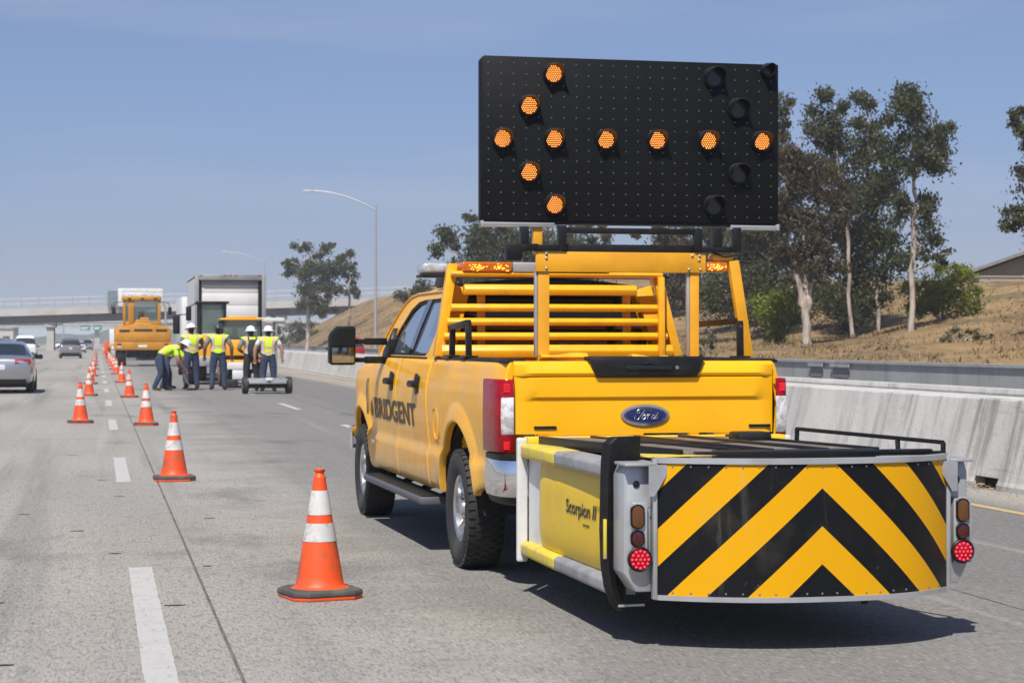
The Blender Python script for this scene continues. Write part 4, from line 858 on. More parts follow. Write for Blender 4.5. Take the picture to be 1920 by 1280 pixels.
# roof light bar (clear with amber modules) and rear amber flashers
lb = thing('light_bar', 'clear and amber roof light bar mounted above the cab', 'light bar', (0, 0, 0)); lb.parent = truck
del lb['category']; del lb['label']
def lbar(x0, x1, y0, y1, z0, z1, mt, nm, par, bev=.015): return MB().box(x0, x1, y0, y1, z0, z1).build(nm, mt, par, bevel=bev, seg=3)
mat('lens_clear', (.46, .48, .50), .12, coat=.8, c2=(.30, .29, .27), scale=18)
lbar(-1.0, 1.0, 1.30, 1.58, 2.10, 2.122, 'black_plastic', 'base', lb, .004)
x = -1.0
for k, (w_, mt) in enumerate(((.22, 'lens_clear'), (.30, 'amber_lens'), (.48, 'lens_clear'), (.48, 'lens_clear'), (.30, 'amber_lens'), (.22, 'lens_clear'))):
    lbar(x + .003, x + w_ - .003, 1.30, 1.58, 2.123, 2.21, mt, 'lens', lb, .03); x += w_
for x0, x1, y0, z0, z1, halves in ((-.755, -.37, .955, 2.128, 2.205, 2), (.66, .815, -.62, 2.085, 2.155, 1)):
    mod = lbar(x0, x1, y0, y0 + .12, z0, z1, 'amber_lens', 'amber_flasher', truck, .012)
    w_ = (x1 - x0) / halves; ld = MB(); rg = random.Random(3)
    for hh in range(halves):
        cx_ = x0 + w_ * (hh + .5) + (.03 if halves == 2 and hh == 0 else 0)
        for _ in range(26): 
            a, c_ = rg.gauss(0, .032), rg.gauss(0, .014); 
            if abs(a) < w_ * .46 and abs(c_) < (z1 - z0) * .38: ld.box(cx_ + a - .005, cx_ + a + .005, y0 - .004, y0 - .001, (z0 + z1) / 2 + c_ - .004, (z0 + z1) / 2 + c_ + .004)
    tag(ld.build('led', 'amber_glow', mod, smooth=0), kind='stuff')
MB().box(-.36, .4, .96, 1.06, 2.13, 2.205).build('light_housing', 'aluminium', truck, bevel=.006)
# tie-down loops on the bed rails
for sg, pts in ((-1, [(-.905, .62, 1.485), (-.905, .60, 1.705), (-.905, .03, 1.735), (-.905, .02, 1.485)]), (1, [(.90, .42, 1.485), (.90, .41, 1.725), (.90, -.62, 1.745), (.90, -.63, 1.485)])):
    lo = MB()
    for a, c_ in zip(pts, pts[1:]): lo.bar(a, c_, .042, .042, (1, 0, 0))
    for p in (pts[0], pts[-1]): lo.box(p[0] - .05, p[0] + .05, p[1] - .09, p[1] + .09, 1.4885, 1.50)
    lo.build('tie_down_loop', 'black_steel', truck, bevel=.006)
MB().bar((.856, -.60, 2.165), (.965, -.60, 1.49), .075, .06, (0, 1, 0)).build('rear_leg', 'beam_yellow', truck, bevel=.005)
MB().box(.70, .86, -.62, -.50, 2.16, 2.215).build('lamp_bracket', 'rack_yellow', truck, bevel=.02)
# sacks of straps in the bed behind the tailgate
for x0, x1, z in ((-.55, -.22, 1.50), (.10, .36, 1.49)):
    MB().loft([[(x, -.62 + .08 * cos(t), z - .005 + (.022 + .010 * sin(x * 17)) * sin(t)) for t in [2 * pi * k / 10 for k in range(10)]] for x in [lerp(x0, x1, i / 6) for i in range(7)]]).build('strap_roll', 'rack_yellow', truck, smooth=60)
# ------------------------------------------------------------------ arrow board on its gantry
ab = thing('arrow_board', 'large black arrow board with lit amber lamps forming a left arrow, above the pickup bed', 'arrow board', (3.5 * TK, 13.94 * TK, 0), R(1.0), None, TK)
BX0, BX1, BZ0, BZ1, BY = -.955, 1.19, 2.425, 3.548, -.60
pn = MB().loft([[(BX0, y, BZ0), (BX1, y, BZ0), (BX1, y, BZ1), (BX0 + .025, y, BZ1), (BX0, y, BZ1 - .03)] for y in (BY, BY + .075)]); panel = pn.build('panel', 'board_black', ab, bevel=.004)
rv = MB()
for i in range(24):
    for j in range(15):
        x = BX0 + .055 + i * (BX1 - BX0 - .11) / 23; z = BZ0 + .045 + j * (BZ1 - BZ0 - .09) / 14
        rv.lathe([(.0045, BY - .001), (.003, BY - .003), (.0005, BY - .0035)], 6, (x + random.gauss(0, .001), 0, z), 'y', caps=False)
tag(rv.build('rivets', 'rivet', panel, smooth=0), kind='stuff')
LIT = [(-.445, 3.436), (-.618, 3.212), (-.805, 2.983), (-.442, 2.988), (-.073, 2.991), (.295, 2.995), (.668, 3.0), (1.062, 3.004), (-.618, 2.758), (-.438, 2.538)]
OFF = [(.711, 3.445), (.888, 3.229), (.892, 2.775), (.711, 2.548)]
def arrow_lamp(x, z, lit, r=.066):
    root = bpy.data.objects.new('lamp', None); COL.objects.link(root); root.parent = ab; root.location = (x, BY, z)
    hoodp = MB(); n_ = 36; rows = []
    for rr, top, bot in ((r + .010, 0, 0), (r + .010, -.020, -.020), (r + .006, -.024, -.024), (r + .002, -.105, -.030), (r - .004, -.107, -.032), (r - .004, -.012, -.012)):
        ring = []
        for k in range(n_):
            t = 2 * pi * k / n_; s_ = (sin(t) + 1) / 2; ring.append((rr * cos(t), lerp(bot, top, sstep(.25, .8, s_)), rr * sin(t)))
        rows.append(ring)
    hoodp.loft(rows, caps=False); hoodp.build('hood', 'black_plastic', root, smooth=40)
    MB().lathe([(r - .003, -.006), (r - .003, -.013), (.001, -.013)], 32, axis='y', caps=False).build('lens', 'amber_back' if lit else 'lamp_off', root, smooth=40)
    ld = MB(); d = (r - .008) / 4
    for a in range(-4, 5):
        for c_ in range(-4, 5):
            px_, pz_ = d * (a + .5 * (c_ % 2)), d * c_ * .88
            if px_ * px_ + pz_ * pz_ < (r - .010) ** 2: ld.lathe([(d * .25, -.0135), (d * .18, -.017), (.0004, -.0185)], 8, (px_, 0, pz_), 'y', caps=False)
    tag(ld.build('led', 'amber_led' if lit else 'lamp_off', root, smooth=0), kind='stuff')
for x, z in LIT: arrow_lamp(x, z, True)
for x, z in OFF: arrow_lamp(x, z, False)
arrow_lamp(1.105, 3.505, False, .04)
# lower trim channel, gantry
for x0, x1 in ((BX0, -.44), (.83, BX1)):
    MB().box(x0, x1, BY - .02, BY + .07, BZ0 - .042, BZ0 - .022).box(x0, x1, BY - .022, BY - .016, BZ0 - .03, BZ0 - .012).build('trim_channel', 'aluminium', ab, bevel=.002)
MB().box(BX0, BX1, BY + .01, BY + .065, BZ0 - .022, BZ0 - .002).build('bottom_rail', 'black_steel', ab, smooth=0)
for x in (BX0, BX1 - .02): MB().box(x, x + .02, BY - .024, BY + .07, BZ0 - .045, BZ0 - .002).build('end_clip', 'aluminium', ab, bevel=.002)
GY = BY
bmx = MB().box(-.575, .645, GY - .03, GY - .018, 2.078, 2.216).box(-.575, .645, GY - .018, GY + .07, 2.205, 2.216).box(-.575, .645, GY - .018, GY + .07, 2.078, 2.086); bmx.build('cross_beam', 'beam_yellow', ab, bevel=.003)
bt = MB()
for x, z in ((-.50, 2.20), (-.50, 2.17), (-.50, 2.10), (.545, 2.195), (.60, 2.195), (.595, 2.165), (.52, 2.10), (.605, 2.10)): bt.lathe([(.010, GY - .030), (.010, GY - .036), (.006, GY - .039)], 6, (x, 0, z), 'y')
bt.build('bolts', 'rivet', ab, smooth=0)
for x0, x1 in ((-.555, -.475), (.535, .60)):
    MB().box(x0, x1, GY - .016, GY + .05, .89, 2.080).build('post', 'beam_yellow', ab, bevel=.004)
    MB().box(x0 - .02, x0 - .003, GY - .010, GY + .03, 1.50, 2.078).build('post_channel', 'aluminium', ab, bevel=.002)
MB().box(-.36, .58, GY + .02, GY + .06, 2.345, 2.385).build('upper_bar', 'black_steel', ab, bevel=.004)
MB().box(-.37, .60, GY + .0, GY + .08, 2.219, 2.27).build('lower_bar', 'black_steel', ab, bevel=.004)
for x0, x1, wide in ((-.68, -.36, 0), (.56, .90, 1)):
    br = MB(); y0, y1 = GY - .045, GY + .02
    br.box(x0, x0 + .055, y0, y1, 2.222, 2.385).box(x1 - .055, x1, y0, y1, 2.222, 2.395).box(x0 + .055, x1 - .055, y0, y1, 2.222, 2.262)
    if wide: br.box(x0 + .14, x0 + .20, y0 - .004, y1, 2.262, 2.392)
    br.build('bracket', 'black_steel', ab, bevel=.004)
MB().box(-.585, -.52, GY + .0, GY + .05, 2.217, 2.39).build('actuator', 'beam_yellow', ab, bevel=.004)
MB().bar((-.70, GY - .05, 2.235), (-.56, GY - .02, 2.245), .05, .05).box(-.79, -.68, GY - .08, GY + .0, 2.15, 2.265).build('junction_box', 'black_plastic', ab, bevel=.01)
cbl = MB().tube([(.70, GY - .02, 2.22), (.78, GY - .03, 2.19), (.9, GY - .04, 2.205), (.96, GY - .02, 2.23)], .006, 6).tube([(.86, GY - .01, 2.16), (.95, GY, 2.15), (1.02, GY, 2.165), (1.03, GY, 2.14)], .005, 6); cbl.build('cable', 'black_plastic', ab)

# ------------------------------------------------------------------ truck-mounted crash cushion
cc = thing('crash_cushion', 'truck mounted crash cushion with yellow and black chevron panel behind the pickup', 'crash cushion', (3.5 * TK, 13.94 * TK, 0), R(1.0), None, TK)
XC = .085
m, n, b = node_mat('chevron_print'); q = NT(n); U = q.xyz(q.uv)
v = q.math('ADD', U[1], q.math('MULTIPLY', q.math('ABSOLUTE', U[0]), .93)); k_ = q.math('FLOOR', q.math('DIVIDE', q.math('SUBTRACT', v, .065), .195)); odd = q.math('MODULO', k_, 2.0)
c = q.mix(odd, (.68, .335, .002), (.0065, .007, .008)); sc_ = q.noise(14, 6, .7); c = q.mix(q.ramp(sc_, .66, .73, 0, .5), c, (.22, .22, .21)); lg = q.noise(2.4, 7, .65); c = q.mix(q.ramp(lg, .52, .78, 0, .12), c, (.30, .25, .16)); sw_ = q.noise(5, 6, .7, q.map((1, 1, .12))); c = q.mix(q.ramp(sw_, .6, .72, 0, .14), c, (.35, .33, .28))
n.links.new(c, b.inputs['Base Color']); b.inputs['Roughness'].default_value = .42; b.inputs['Specular IOR Level'].default_value = .18
CX0, CX1, CZ0, CZ1 = -.735, .905, .285, .972
def cy_(s): 
    # plan curve of the rear face: nearly flat on the left, bulging, then curling away on the right
    return -3.95 - .27 * (1 - abs(s) ** (2.2 if s < 0 else 2.8))
NP = 40; row = [(lerp(CX0, CX1, i / NP), cy_(-1 + 2 * i / NP)) for i in range(NP + 1)]
arc = [0]
for a, c_ in zip(row, row[1:]): arc.append(arc[-1] + math.hypot(c_[0] - a[0], c_[1] - a[1]))
ia = min(range(NP + 1), key=lambda i: abs(row[i][0] - XC)); a0 = arc[ia]
pm_ = MB(); pm_.grid([[(x, y, CZ0 + (CZ1 - CZ0) * k / 6) for x, y in row] for k in range(7)])
po = pm_.build('chevron_panel', 'chevron_print', cc, smooth=60)
me = po.data; uvl = me.uv_layers.new(name='UVMap')
for lp in me.loops:
    co = me.vertices[lp.vertex_index].co; i = min(range(NP + 1), key=lambda i: abs(row[i][0] - co.x)); uvl.data[lp.index].uv = (arc[i] - a0, co.z)
for z0, z1, oy, nm in ((CZ1 - .002, CZ1 + .026, .016, 'top_trim'), (CZ0 - .024, CZ0 + .002, .016, 'bottom_trim')):
    tm = MB(); tm.loft([[(x, y - oy * .7, z0), (x, y + .05, z0), (x, y + .05, z1), (x, y - oy * .7, z1)] for x, y in row]); tm.build(nm, 'aluminium', cc, smooth=30)
for x, y in (row[0], row[-1]): MB().box(x - .012, x + .010, y - .022, y + .02, CZ0 - .02, CZ1 + .02).build('edge_trim', 'aluminium', cc, bevel=.002)
# body box behind the panel
bb = MB(); ins = [(x, y + .045) for x, y in row]; pl = ins + [(CX1, -3.2), (CX0, -3.2)]
bb.loft([[(x, y, z) for x, y in pl] for z in (CZ0 + .01, CZ1 - .005)]); bb.build('rear_box', 'worn_grey', cc, smooth=30)
rv = MB()
for i in range(2, NP - 1, 2):
    for z in (CZ0 + .018, CZ1 - .018): rv.lathe([(.006, row[i][1] - .001), (.004, row[i][1] - .004), (.0004, row[i][1] - .005)], 6, (row[i][0], 0, z), 'y', caps=False)
tag(rv.build('rivets', 'rivet', cc, smooth=0), kind='stuff')
# corner wings with lamp boxes
def lens(par, x, y, z, w_, h_, mat_, rim='black_plastic', leds=None):
    n_ = 28; rw = max(w_, h_) / 2; ring = []
    def pt(k, g):
        t = 2 * pi * k / n_; a = w_ / 2; cxx = cos(t) * a; czz = sin(t) * a + (h_ - w_) / 2 * (1 if sin(t) > 0 else -1); return (x + cxx * g, z + czz * (g if h_ == w_ else (czz * 1 + (g - 1) * a * (1 if czz > 0 else -1)) / czz if abs(czz) > 1e-5 else 1))
    o = MB().loft([[(p[0], yy, p[1]) for p in [pt(k, g) for k in range(n_)]] for g, yy in ((1.22, y), (1.22, y - .012), (1.12, y - .017), (1.0, y - .012))]).build('marker_lamp', rim, par, smooth=40)
    MB().loft([[(p[0], yy, p[1]) for p in [pt(k, g) for k in range(n_)]] for g, yy in ((1.0, y - .010), (.97, y - .016), (.6, y - .019))]).build('lens', mat_, o, smooth=50)
    if leds:
        ld = MB()
        for rr, cnt in ((0, 1), (.42, 6), (.82, 12)):
            for k in range(cnt):
                a = 2 * pi * k / cnt; ld.ico((x + rr * w_ / 2 * cos(a), y - .0185, z + rr * w_ / 2 * sin(a)), .0065, sub=1)
        tag(ld.build('led', leds, o, smooth=0), kind='stuff')
for sg, x_in, x_out in ((-1, CX0 - .012, -.895), (1, CX1 + .012, 1.03)):
    yo = -3.93; wg = MB()
    a, c_ = sorted((x_in, x_out))
    prof = [(x_in, .30), (lerp(x_in, x_out, .55), .30), (x_out, .40), (x_out, .90), (lerp(x_in, x_out, .85), .955), (x_in, .955)]
    wg.loft([[(x, y, z) for x, z in prof] for y in (yo, yo + .20)]); wing = wg.build('corner_wing', 'aluminium', cc, bevel=.006)
    MB().box(a + (.04 if sg < 0 else .02), c_ - (.03 if sg < 0 else -.01), yo - .035, yo - .001, .415, .765).build('lamp_box', 'aluminium', wing, bevel=.004)
    MB().add([(x_in - sg * .0, yo - .03, .965), (x_in - sg * .19, yo - .055, .965), (x_out, yo - .02, .955), (x_in, yo - .02, .72), (x_in - sg * .0, yo + .02, .965), (x_out, yo + .02, .955)], [(0, 1, 3), (0, 4, 5, 2), (0, 2, 3)]) if False else None
    MB().box(a - .01, c_ + .01, yo - .06, yo + .15, .956, .972).build('wing_cap', 'aluminium', wing, bevel=.004)
    lx = lerp(a, c_, .42 if sg < 0 else .6); yl = yo - .036
    lens(cc, lx, yl, .695, .062, .115, 'amber_lens_off'); lens(cc, lx, yl, .582, .062, .075, 'dark_red_lens'); lens(cc, lx + (.012 if sg < 0 else 0), yl, .475, .108, .108, 'red_lens', leds='bright_red_led')
    sc2 = MB()
    for x in (a + .035, c_ - .02):
        for z in (.435, .745): sc2.lathe([(.008, yo - .035), (.006, yo - .041), (.0005, yo - .042)], 8, (x, 0, z), 'y', caps=False)
    sc2.build('screws', 'rivet', cc)
    MB().lathe([(.018, yo - .001), (.018, yo - .006), (.001, yo - .008)], 14, (lerp(a, c_, .45), 0, .86), 'y', caps=False).build('plug', 'black_plastic', wing)
    # triangular gusset over the panel corner
    gs = MB(); gx0 = x_in; gs.loft([[(gx0 + sg * .03, y, .962), (gx0 - sg * .10, y, .962), (gx0, y, .80), (gx0 + sg * .03, y, .80)] for y in (-3.985, -3.99)]); gs.build('gusset', 'aluminium', wing, smooth=0)
# front mounting plates (beside the bumper)
for sg in (-1, 1):
    x = sg * .885
    fp = MB(); pr = [(-.035, 0), (-.035, -.12), (-.0, -.12), (.0, -.02), (.035, -.02), (.035, 0)]
    fp.loft([[(x - .035, -1.53, z), (x + .035, -1.53, z), (x + .035, -1.57, z), (x - .035, -1.57, z)] for z in (.205, .225, .965, .99)]); fp.build('mount_plate', 'white_alu', cc, bevel=.012)
    side = MB(); side.loft([[(sg * .80, -1.57, z), (sg * .845, -1.57, z), (sg * .815, -2.25, z), (sg * .78, -2.25, z)] for z in (.25, .93)]); side.build('side_plate', 'white_alu', cc, smooth=0)
    # upper and lower rails: taped front section, bare metal rear section
    def rail(z0, z1, ya, yb2, xa, xb2, mt, nm):
        def ring(x_, y): return [(sg * (x_ - .16), y, z0), (sg * (x_ - .02), y, z0), (sg * x_, y, z0 + .02), (sg * x_, y, z1 - .02), (sg * (x_ - .02), y, z1), (sg * (x_ - .16), y, z1)]
        MB().loft([ring(lerp(xa, xb2, t), lerp(ya, yb2, t)) for t in (0, .33, .66, 1)]).build(nm, mt, cc, bevel=.004)
    for z0, z1 in ((.862, .955), (.245, .335)):
        rail(z0, z1, -1.575, -2.45, .90, .905, 'tape_yellow', 'tape_wrap'); rail(z0 + .002, z1 - .002, -2.452, -3.62, .903, .90, 'worn_grey', 'side_rail')
    # bulged energy cartridge
    rows = []
    for i in range(23):
        t = i / 22; y = lerp(-1.78, -3.56, t); r = []
        for j in range(19):
            u_ = -1 + 2 * j / 18; e = min(1, t / .22) ; bul = .80 + .075 * sqrt(max(0, 1 - (1 - e) ** 2)) * (1 - abs(u_) ** 4 * .35) - .03 * t * t
            r.append((sg * bul, y, .60 + u_ * .262))
        rows.append(r)
    rows = [[(sg * .70, -1.78, p[2]) for p in rows[0]]] + rows + [[(sg * .70, -3.56, p[2]) for p in rows[-1]]]
    MB().grid(rows).build('cartridge', 'cartridge_yellow', cc, smooth=50)
    MB().box(sg * .70 - .1, sg * .70 + .09, -3.55, -1.60, .337, .860).build('inner_web', 'white_alu', cc, smooth=0)
    # curved black guard fin beside the rear corner
    if sg > 0: continue
    fn_ = MB(); ol = [(1.095, .0), (1.06, .04), (.96, .052), (.60, .060), (.42, .054), (.30, .036), (.205, .0), (.17, -.04)]
    fn_.loft([[(sg * (.895 + dx), -3.66, z), (sg * (.855 + dx), -3.63, z), (sg * (.72 if z > .9 else .80), -3.60, z), (sg * (.72 if z > .9 else .80), -3.645, z), (sg * (.86 + dx), -3.70, z)] for z, dx in ol]); fn_.build('guard_fin', 'black_steel', cc, bevel=.004)
    MB().box(sg * .93 - .008, sg * .93 + .008, -3.70, -3.68, .45, .66).build('reflector', 'tape_yellow', cc, bevel=.002)
    MB().bar((sg * .86, -3.70, .20), (sg * .72, -3.72, .205), .012, .012).build('pin', 'aluminium', cc)
def tl(a, c_): return (XC, a, c_)
def cart(a, c_):   # text plane follows the left cartridge
    y = -2.63 - a; t = (y + 1.78) / (-1.78); e = min(1, t / .22); u_ = (.605 + c_ - .60) / .262
    return (-(.80 + .075 * sqrt(max(0, 1 - (1 - e) ** 2)) * (1 - abs(u_) ** 4 * .35) - .03 * t * t + .004), y, .605 + c_)
tx = text_mb('Scorpion', .50, .105, lambda a, c_: cart(a, c_ - .02), .02); text_mb('II', .085, .08, lambda a, c_: cart(a + .54, c_ + .006), .02, .2, tx); text_mb('®', .03, .03, lambda a, c_: cart(a + .645, c_ + .06), .0, 0, tx)
tx.build('cartridge_lettering', 'lettering_black', cc, smooth=0, fix=False)
sm = MB(); 
for k in range(4): sm.poly([(.36 + k * .032, -.045), (.385 + k * .032, -.045), (.385 + k * .032, -.033), (.36 + k * .032, -.033)], [], lambda a, c_, d: cart(a, c_))
sm.build('small_print', 'lettering_black', cc, smooth=0, fix=False)
# top deck: yellow front edge, rusty frame members, black channels, right hand rail
MB().box(-.86, .86, -1.62, -1.50, .955, .995).build('deck_edge', 'tape_yellow', cc, bevel=.004)
dkp = MB().box(-.74, .74, -3.55, -1.62, .90, .925); dkp.build('deck_plate', 'worn_grey', cc, smooth=0)
for x0, x1, w_ in ((-.62, -.30, .30), (-.02, .20, .26), (.30, .52, .26)):
    MB().bar((x0, -1.66, .965), (x1, -3.55, .975), w_, .05).build('deck_member', 'rusty_steel', cc, bevel=.004)
    for e_ in (-1, 1): MB().bar((x0 + e_ * (w_ / 2 + .018), -1.66, .972), (x1 + e_ * (w_ / 2 + .018), -3.56, .985), .032, .062).build('deck_angle', 'black_steel', cc, bevel=.003)
MB().box(-.30, .62, -3.66, -3.58, .945, 1.012).build('deck_channel', 'black_steel', cc, bevel=.004)
MB().box(-.45, .90, -3.78, -3.72, .999, 1.014).build('deck_channel', 'black_steel', cc, bevel=.003)
MB().add([(-.70, -3.30, .985), (-.30, -3.70, .99), (-.70, -3.74, .985), (-.72, -3.4, .985)], [(0, 1, 2, 3)]).build('deck_flap', 'tape_yellow', cc, smooth=0)
MB().box(-.55, .35, -2.55, -2.48, .93, 1.0).build('deck_channel', 'black_steel', cc, bevel=.004)
MB().box(.30, .52, -2.30, -2.1, .98, 1.045).build('deck_latch', 'black_steel', cc, bevel=.02)
hr_ = MB()
for p0, p1 in (((.585, -2.55, 1.075), (.975, -3.75, 1.048)), ((.975, -3.75, 1.05), (.975, -3.75, .985)), ((.86, -3.40, 1.045), (.86, -3.41, .985)), ((.585, -2.55, 1.08), (.585, -2.54, .96)), ((.5, -3.75, .992), (.985, -3.75, .992))): hr_.bar(p0, p1, .024, .022)
hr_.build('hand_rail', 'black_steel', cc, bevel=.003)
# support structure under the front and hidden struts to the truck frame
MB().box(-.30, .30, -1.95, -1.30, .50, .66).box(-.74, .74, -3.5, -3.42, .30, .36).bar((-.25, -1.5, .55), (-.25, -3.4, .36), .07, .07).bar((.25, -1.5, .55), (.25, -3.4, .36), .07, .07).build('under_frame', 'dark_under', cc, smooth=0)
MB().tube([(.45, -3.9, .28), (.45, -3.9, .20)], .02, 8).build('jack_foot', 'black_steel', cc)
# ------------------------------------------------------------------ traffic cones
mat('cone_orange', (.74, .078, .010), .5, c2=(.66, .062, .010), scale=3, dirt=(.20, .09, .05), dscale=4.5, dlo=.50, dhi=.70, dstr=.85, rvar=.1, rnd=True)
mat('cone_white', (.56, .55, .53), .45, c2=(.46, .45, .43), scale=5, dirt=(.22, .19, .16), dscale=14, dlo=.52, dhi=.68, dstr=.65, rnd=True)
mat('cone_base_black', (.055, .054, .052), .75, c2=(.10, .095, .085), scale=7)
def cone_r(z): return lerp(.140, .032, (z - .055) / .625)
def make_cone():
    root = thing('traffic_cone', 'cone', 'traffic cone', (0, 0, 0), 0, 'orange traffic cones set out along the lane line')
    def oct_(s_, z): 
        a, c_ = .205 * s_, .135 * s_; return [(-c_, -a, z), (c_, -a, z), (a, -c_, z), (a, c_, z), (c_, a, z), (-c_, a, z), (-a, c_, z), (-a, -c_, z)]
    MB().loft([oct_(1.0, .0), oct_(1.0, .018)]).build('base_rim', 'cone_orange', root, bevel=.003)
    MB().loft([oct_(1.01, .0185), oct_(1.02, .03), oct_(1.0, .048), oct_(.92, .056)]).build('base', 'cone_base_black', root, bevel=.004)
    cb = MB().lathe([(.165, .056), (.150, .060), (cone_r(.075), .078)] + [(cone_r(z), z) for z in (.12, .2, .28, .36, .44, .52, .60, .655)] + [(.036, .676), (.034, .684), (.026, .692), (.024, .705), (.030, .712), (.031, .722), (.022, .728), (.016, .724), (.016, .70)], 40, caps=False); body = cb.build('cone_body', 'cone_orange', root, smooth=40)
    for z0, z1 in ((.318, .420), (.468, .604)):
        MB().lathe([(cone_r(z0) - .002, z0), (cone_r(z0) + .0022, z0), (cone_r(z1) + .0022, z1), (cone_r(z1) - .002, z1)], 40, caps=False).build('reflective_band', 'cone_white', root, smooth=40)
    return root
cone0 = make_cone()
RIGHT = [(1.24, 11.31), (.79, 21.1), (.83, 35.0), (.82, 52.4), (.85, 71.5), (.84, 90), (.85, 105), (.86, 121), (.86, 138), (.87, 156), (.87, 176), (.88, 198), (.88, 222), (.88, 250), (.9, 280)]
LEFT = [(-.29, 36.2), (-.21, 54.3), (-.21, 69.2), (-.17, 85), (-.15, 105), (-.15, 125), (-.14, 147), (-.14, 172), (-.13, 200), (-.13, 235)]
ordn = ['first', 'second', 'third', 'fourth', 'fifth', 'sixth', 'seventh', 'eighth', 'ninth', 'tenth', 'eleventh', 'twelfth', 'thirteenth', 'fourteenth', 'fifteenth']
for row_, nm in ((RIGHT, 'right'), (LEFT, 'left')):
    for i, (x, y) in enumerate(row_):
        c = cone0 if (i == 0 and nm == 'right') else copy_tree(cone0)
        c.location = (x, y, .001); c.rotation_euler = (R(random.uniform(-1.2, 1.2)), R(random.uniform(-1.2, 1.2)) if i else 0, R(random.uniform(-30, 30) if i else 14))
        c['label'] = 'large scuffed orange cone in the foreground, nearest of all' if (i == 0 and nm == 'right') else f'orange cone with two white bands, {ordn[i]} from the front in the {nm} row' if i else 'orange cone with two white bands, nearest in the left row'

# ------------------------------------------------------------------ workers
mat('skin_tan', (.36, .20, .13), .55, c2=(.31, .165, .105), scale=8); mat('skin_brown', (.22, .115, .07), .55, c2=(.19, .1, .06), scale=8)
mat('denim', (.020, .033, .075), .85, c2=(.034, .050, .10), scale=10, dirt=(.10, .10, .11), dscale=8, dlo=.55, dhi=.75, dstr=.4)
mat('dark_trousers', (.012, .013, .015), .85, c2=(.022, .022, .025), scale=10)
mat('shirt_grey', (.16, .18, .20), .85, c2=(.2, .22, .24), scale=9); mat('shirt_white', (.55, .57, .58), .85, c2=(.47, .49, .5), scale=9)
mat('shirt_lime', (.46, .72, .03), .8, c2=(.40, .64, .03), scale=9)
mat('boots', (.05, .038, .028), .8); mat('hair_dark', (.015, .011, .009), .7); mat('hat_white', (.74, .75, .76), .3, coat=.3, c2=(.66, .66, .66), scale=6); mat('hat_dark', (.035, .04, .05), .35, coat=.2)
mat('pack_black', (.014, .014, .016), .75, c2=(.03, .03, .034), scale=14)
def vest_mat(name, stripes):
    m, n, b = node_mat(name); q = NT(n); U = q.xyz(q.uv)
    c = q.mix(q.ramp(q.noise(7, 4), .4, .65), (.52, .80, .02), (.44, .70, .02))
    au = q.math('ABSOLUTE', U[0])
    def band(v, a, w_): return q.math('LESS_THAN', q.math('ABSOLUTE', q.math('SUBTRACT', v, a)), w_)
    masks = []
    for kind, a in stripes:
        src = {'h': U[1], 'v': au, 'x': q.math('SUBTRACT', q.math('ABSOLUTE', q.math('SUBTRACT', U[1], .30)), q.math('MULTIPLY', au, 1.15))}[kind]
        masks.append((band(src, a, .040), band(src, a, .021)))
    for o, i in masks:
        c = q.mix(o, c, (.62, .20, .02))
    for o, i in masks:
        c = q.mix(i, c, (.46, .42, .42))
    n.links.new(c, b.inputs['Base Color']); b.inputs['Roughness'].default_value = .75
vest_mat('vest_two_bands', [('h', .10), ('h', .24), ('v', .125)]); vest_mat('vest_one_band', [('h', .22), ('v', .125)]); vest_mat('vest_cross', [('x', 0), ('h', .03)])
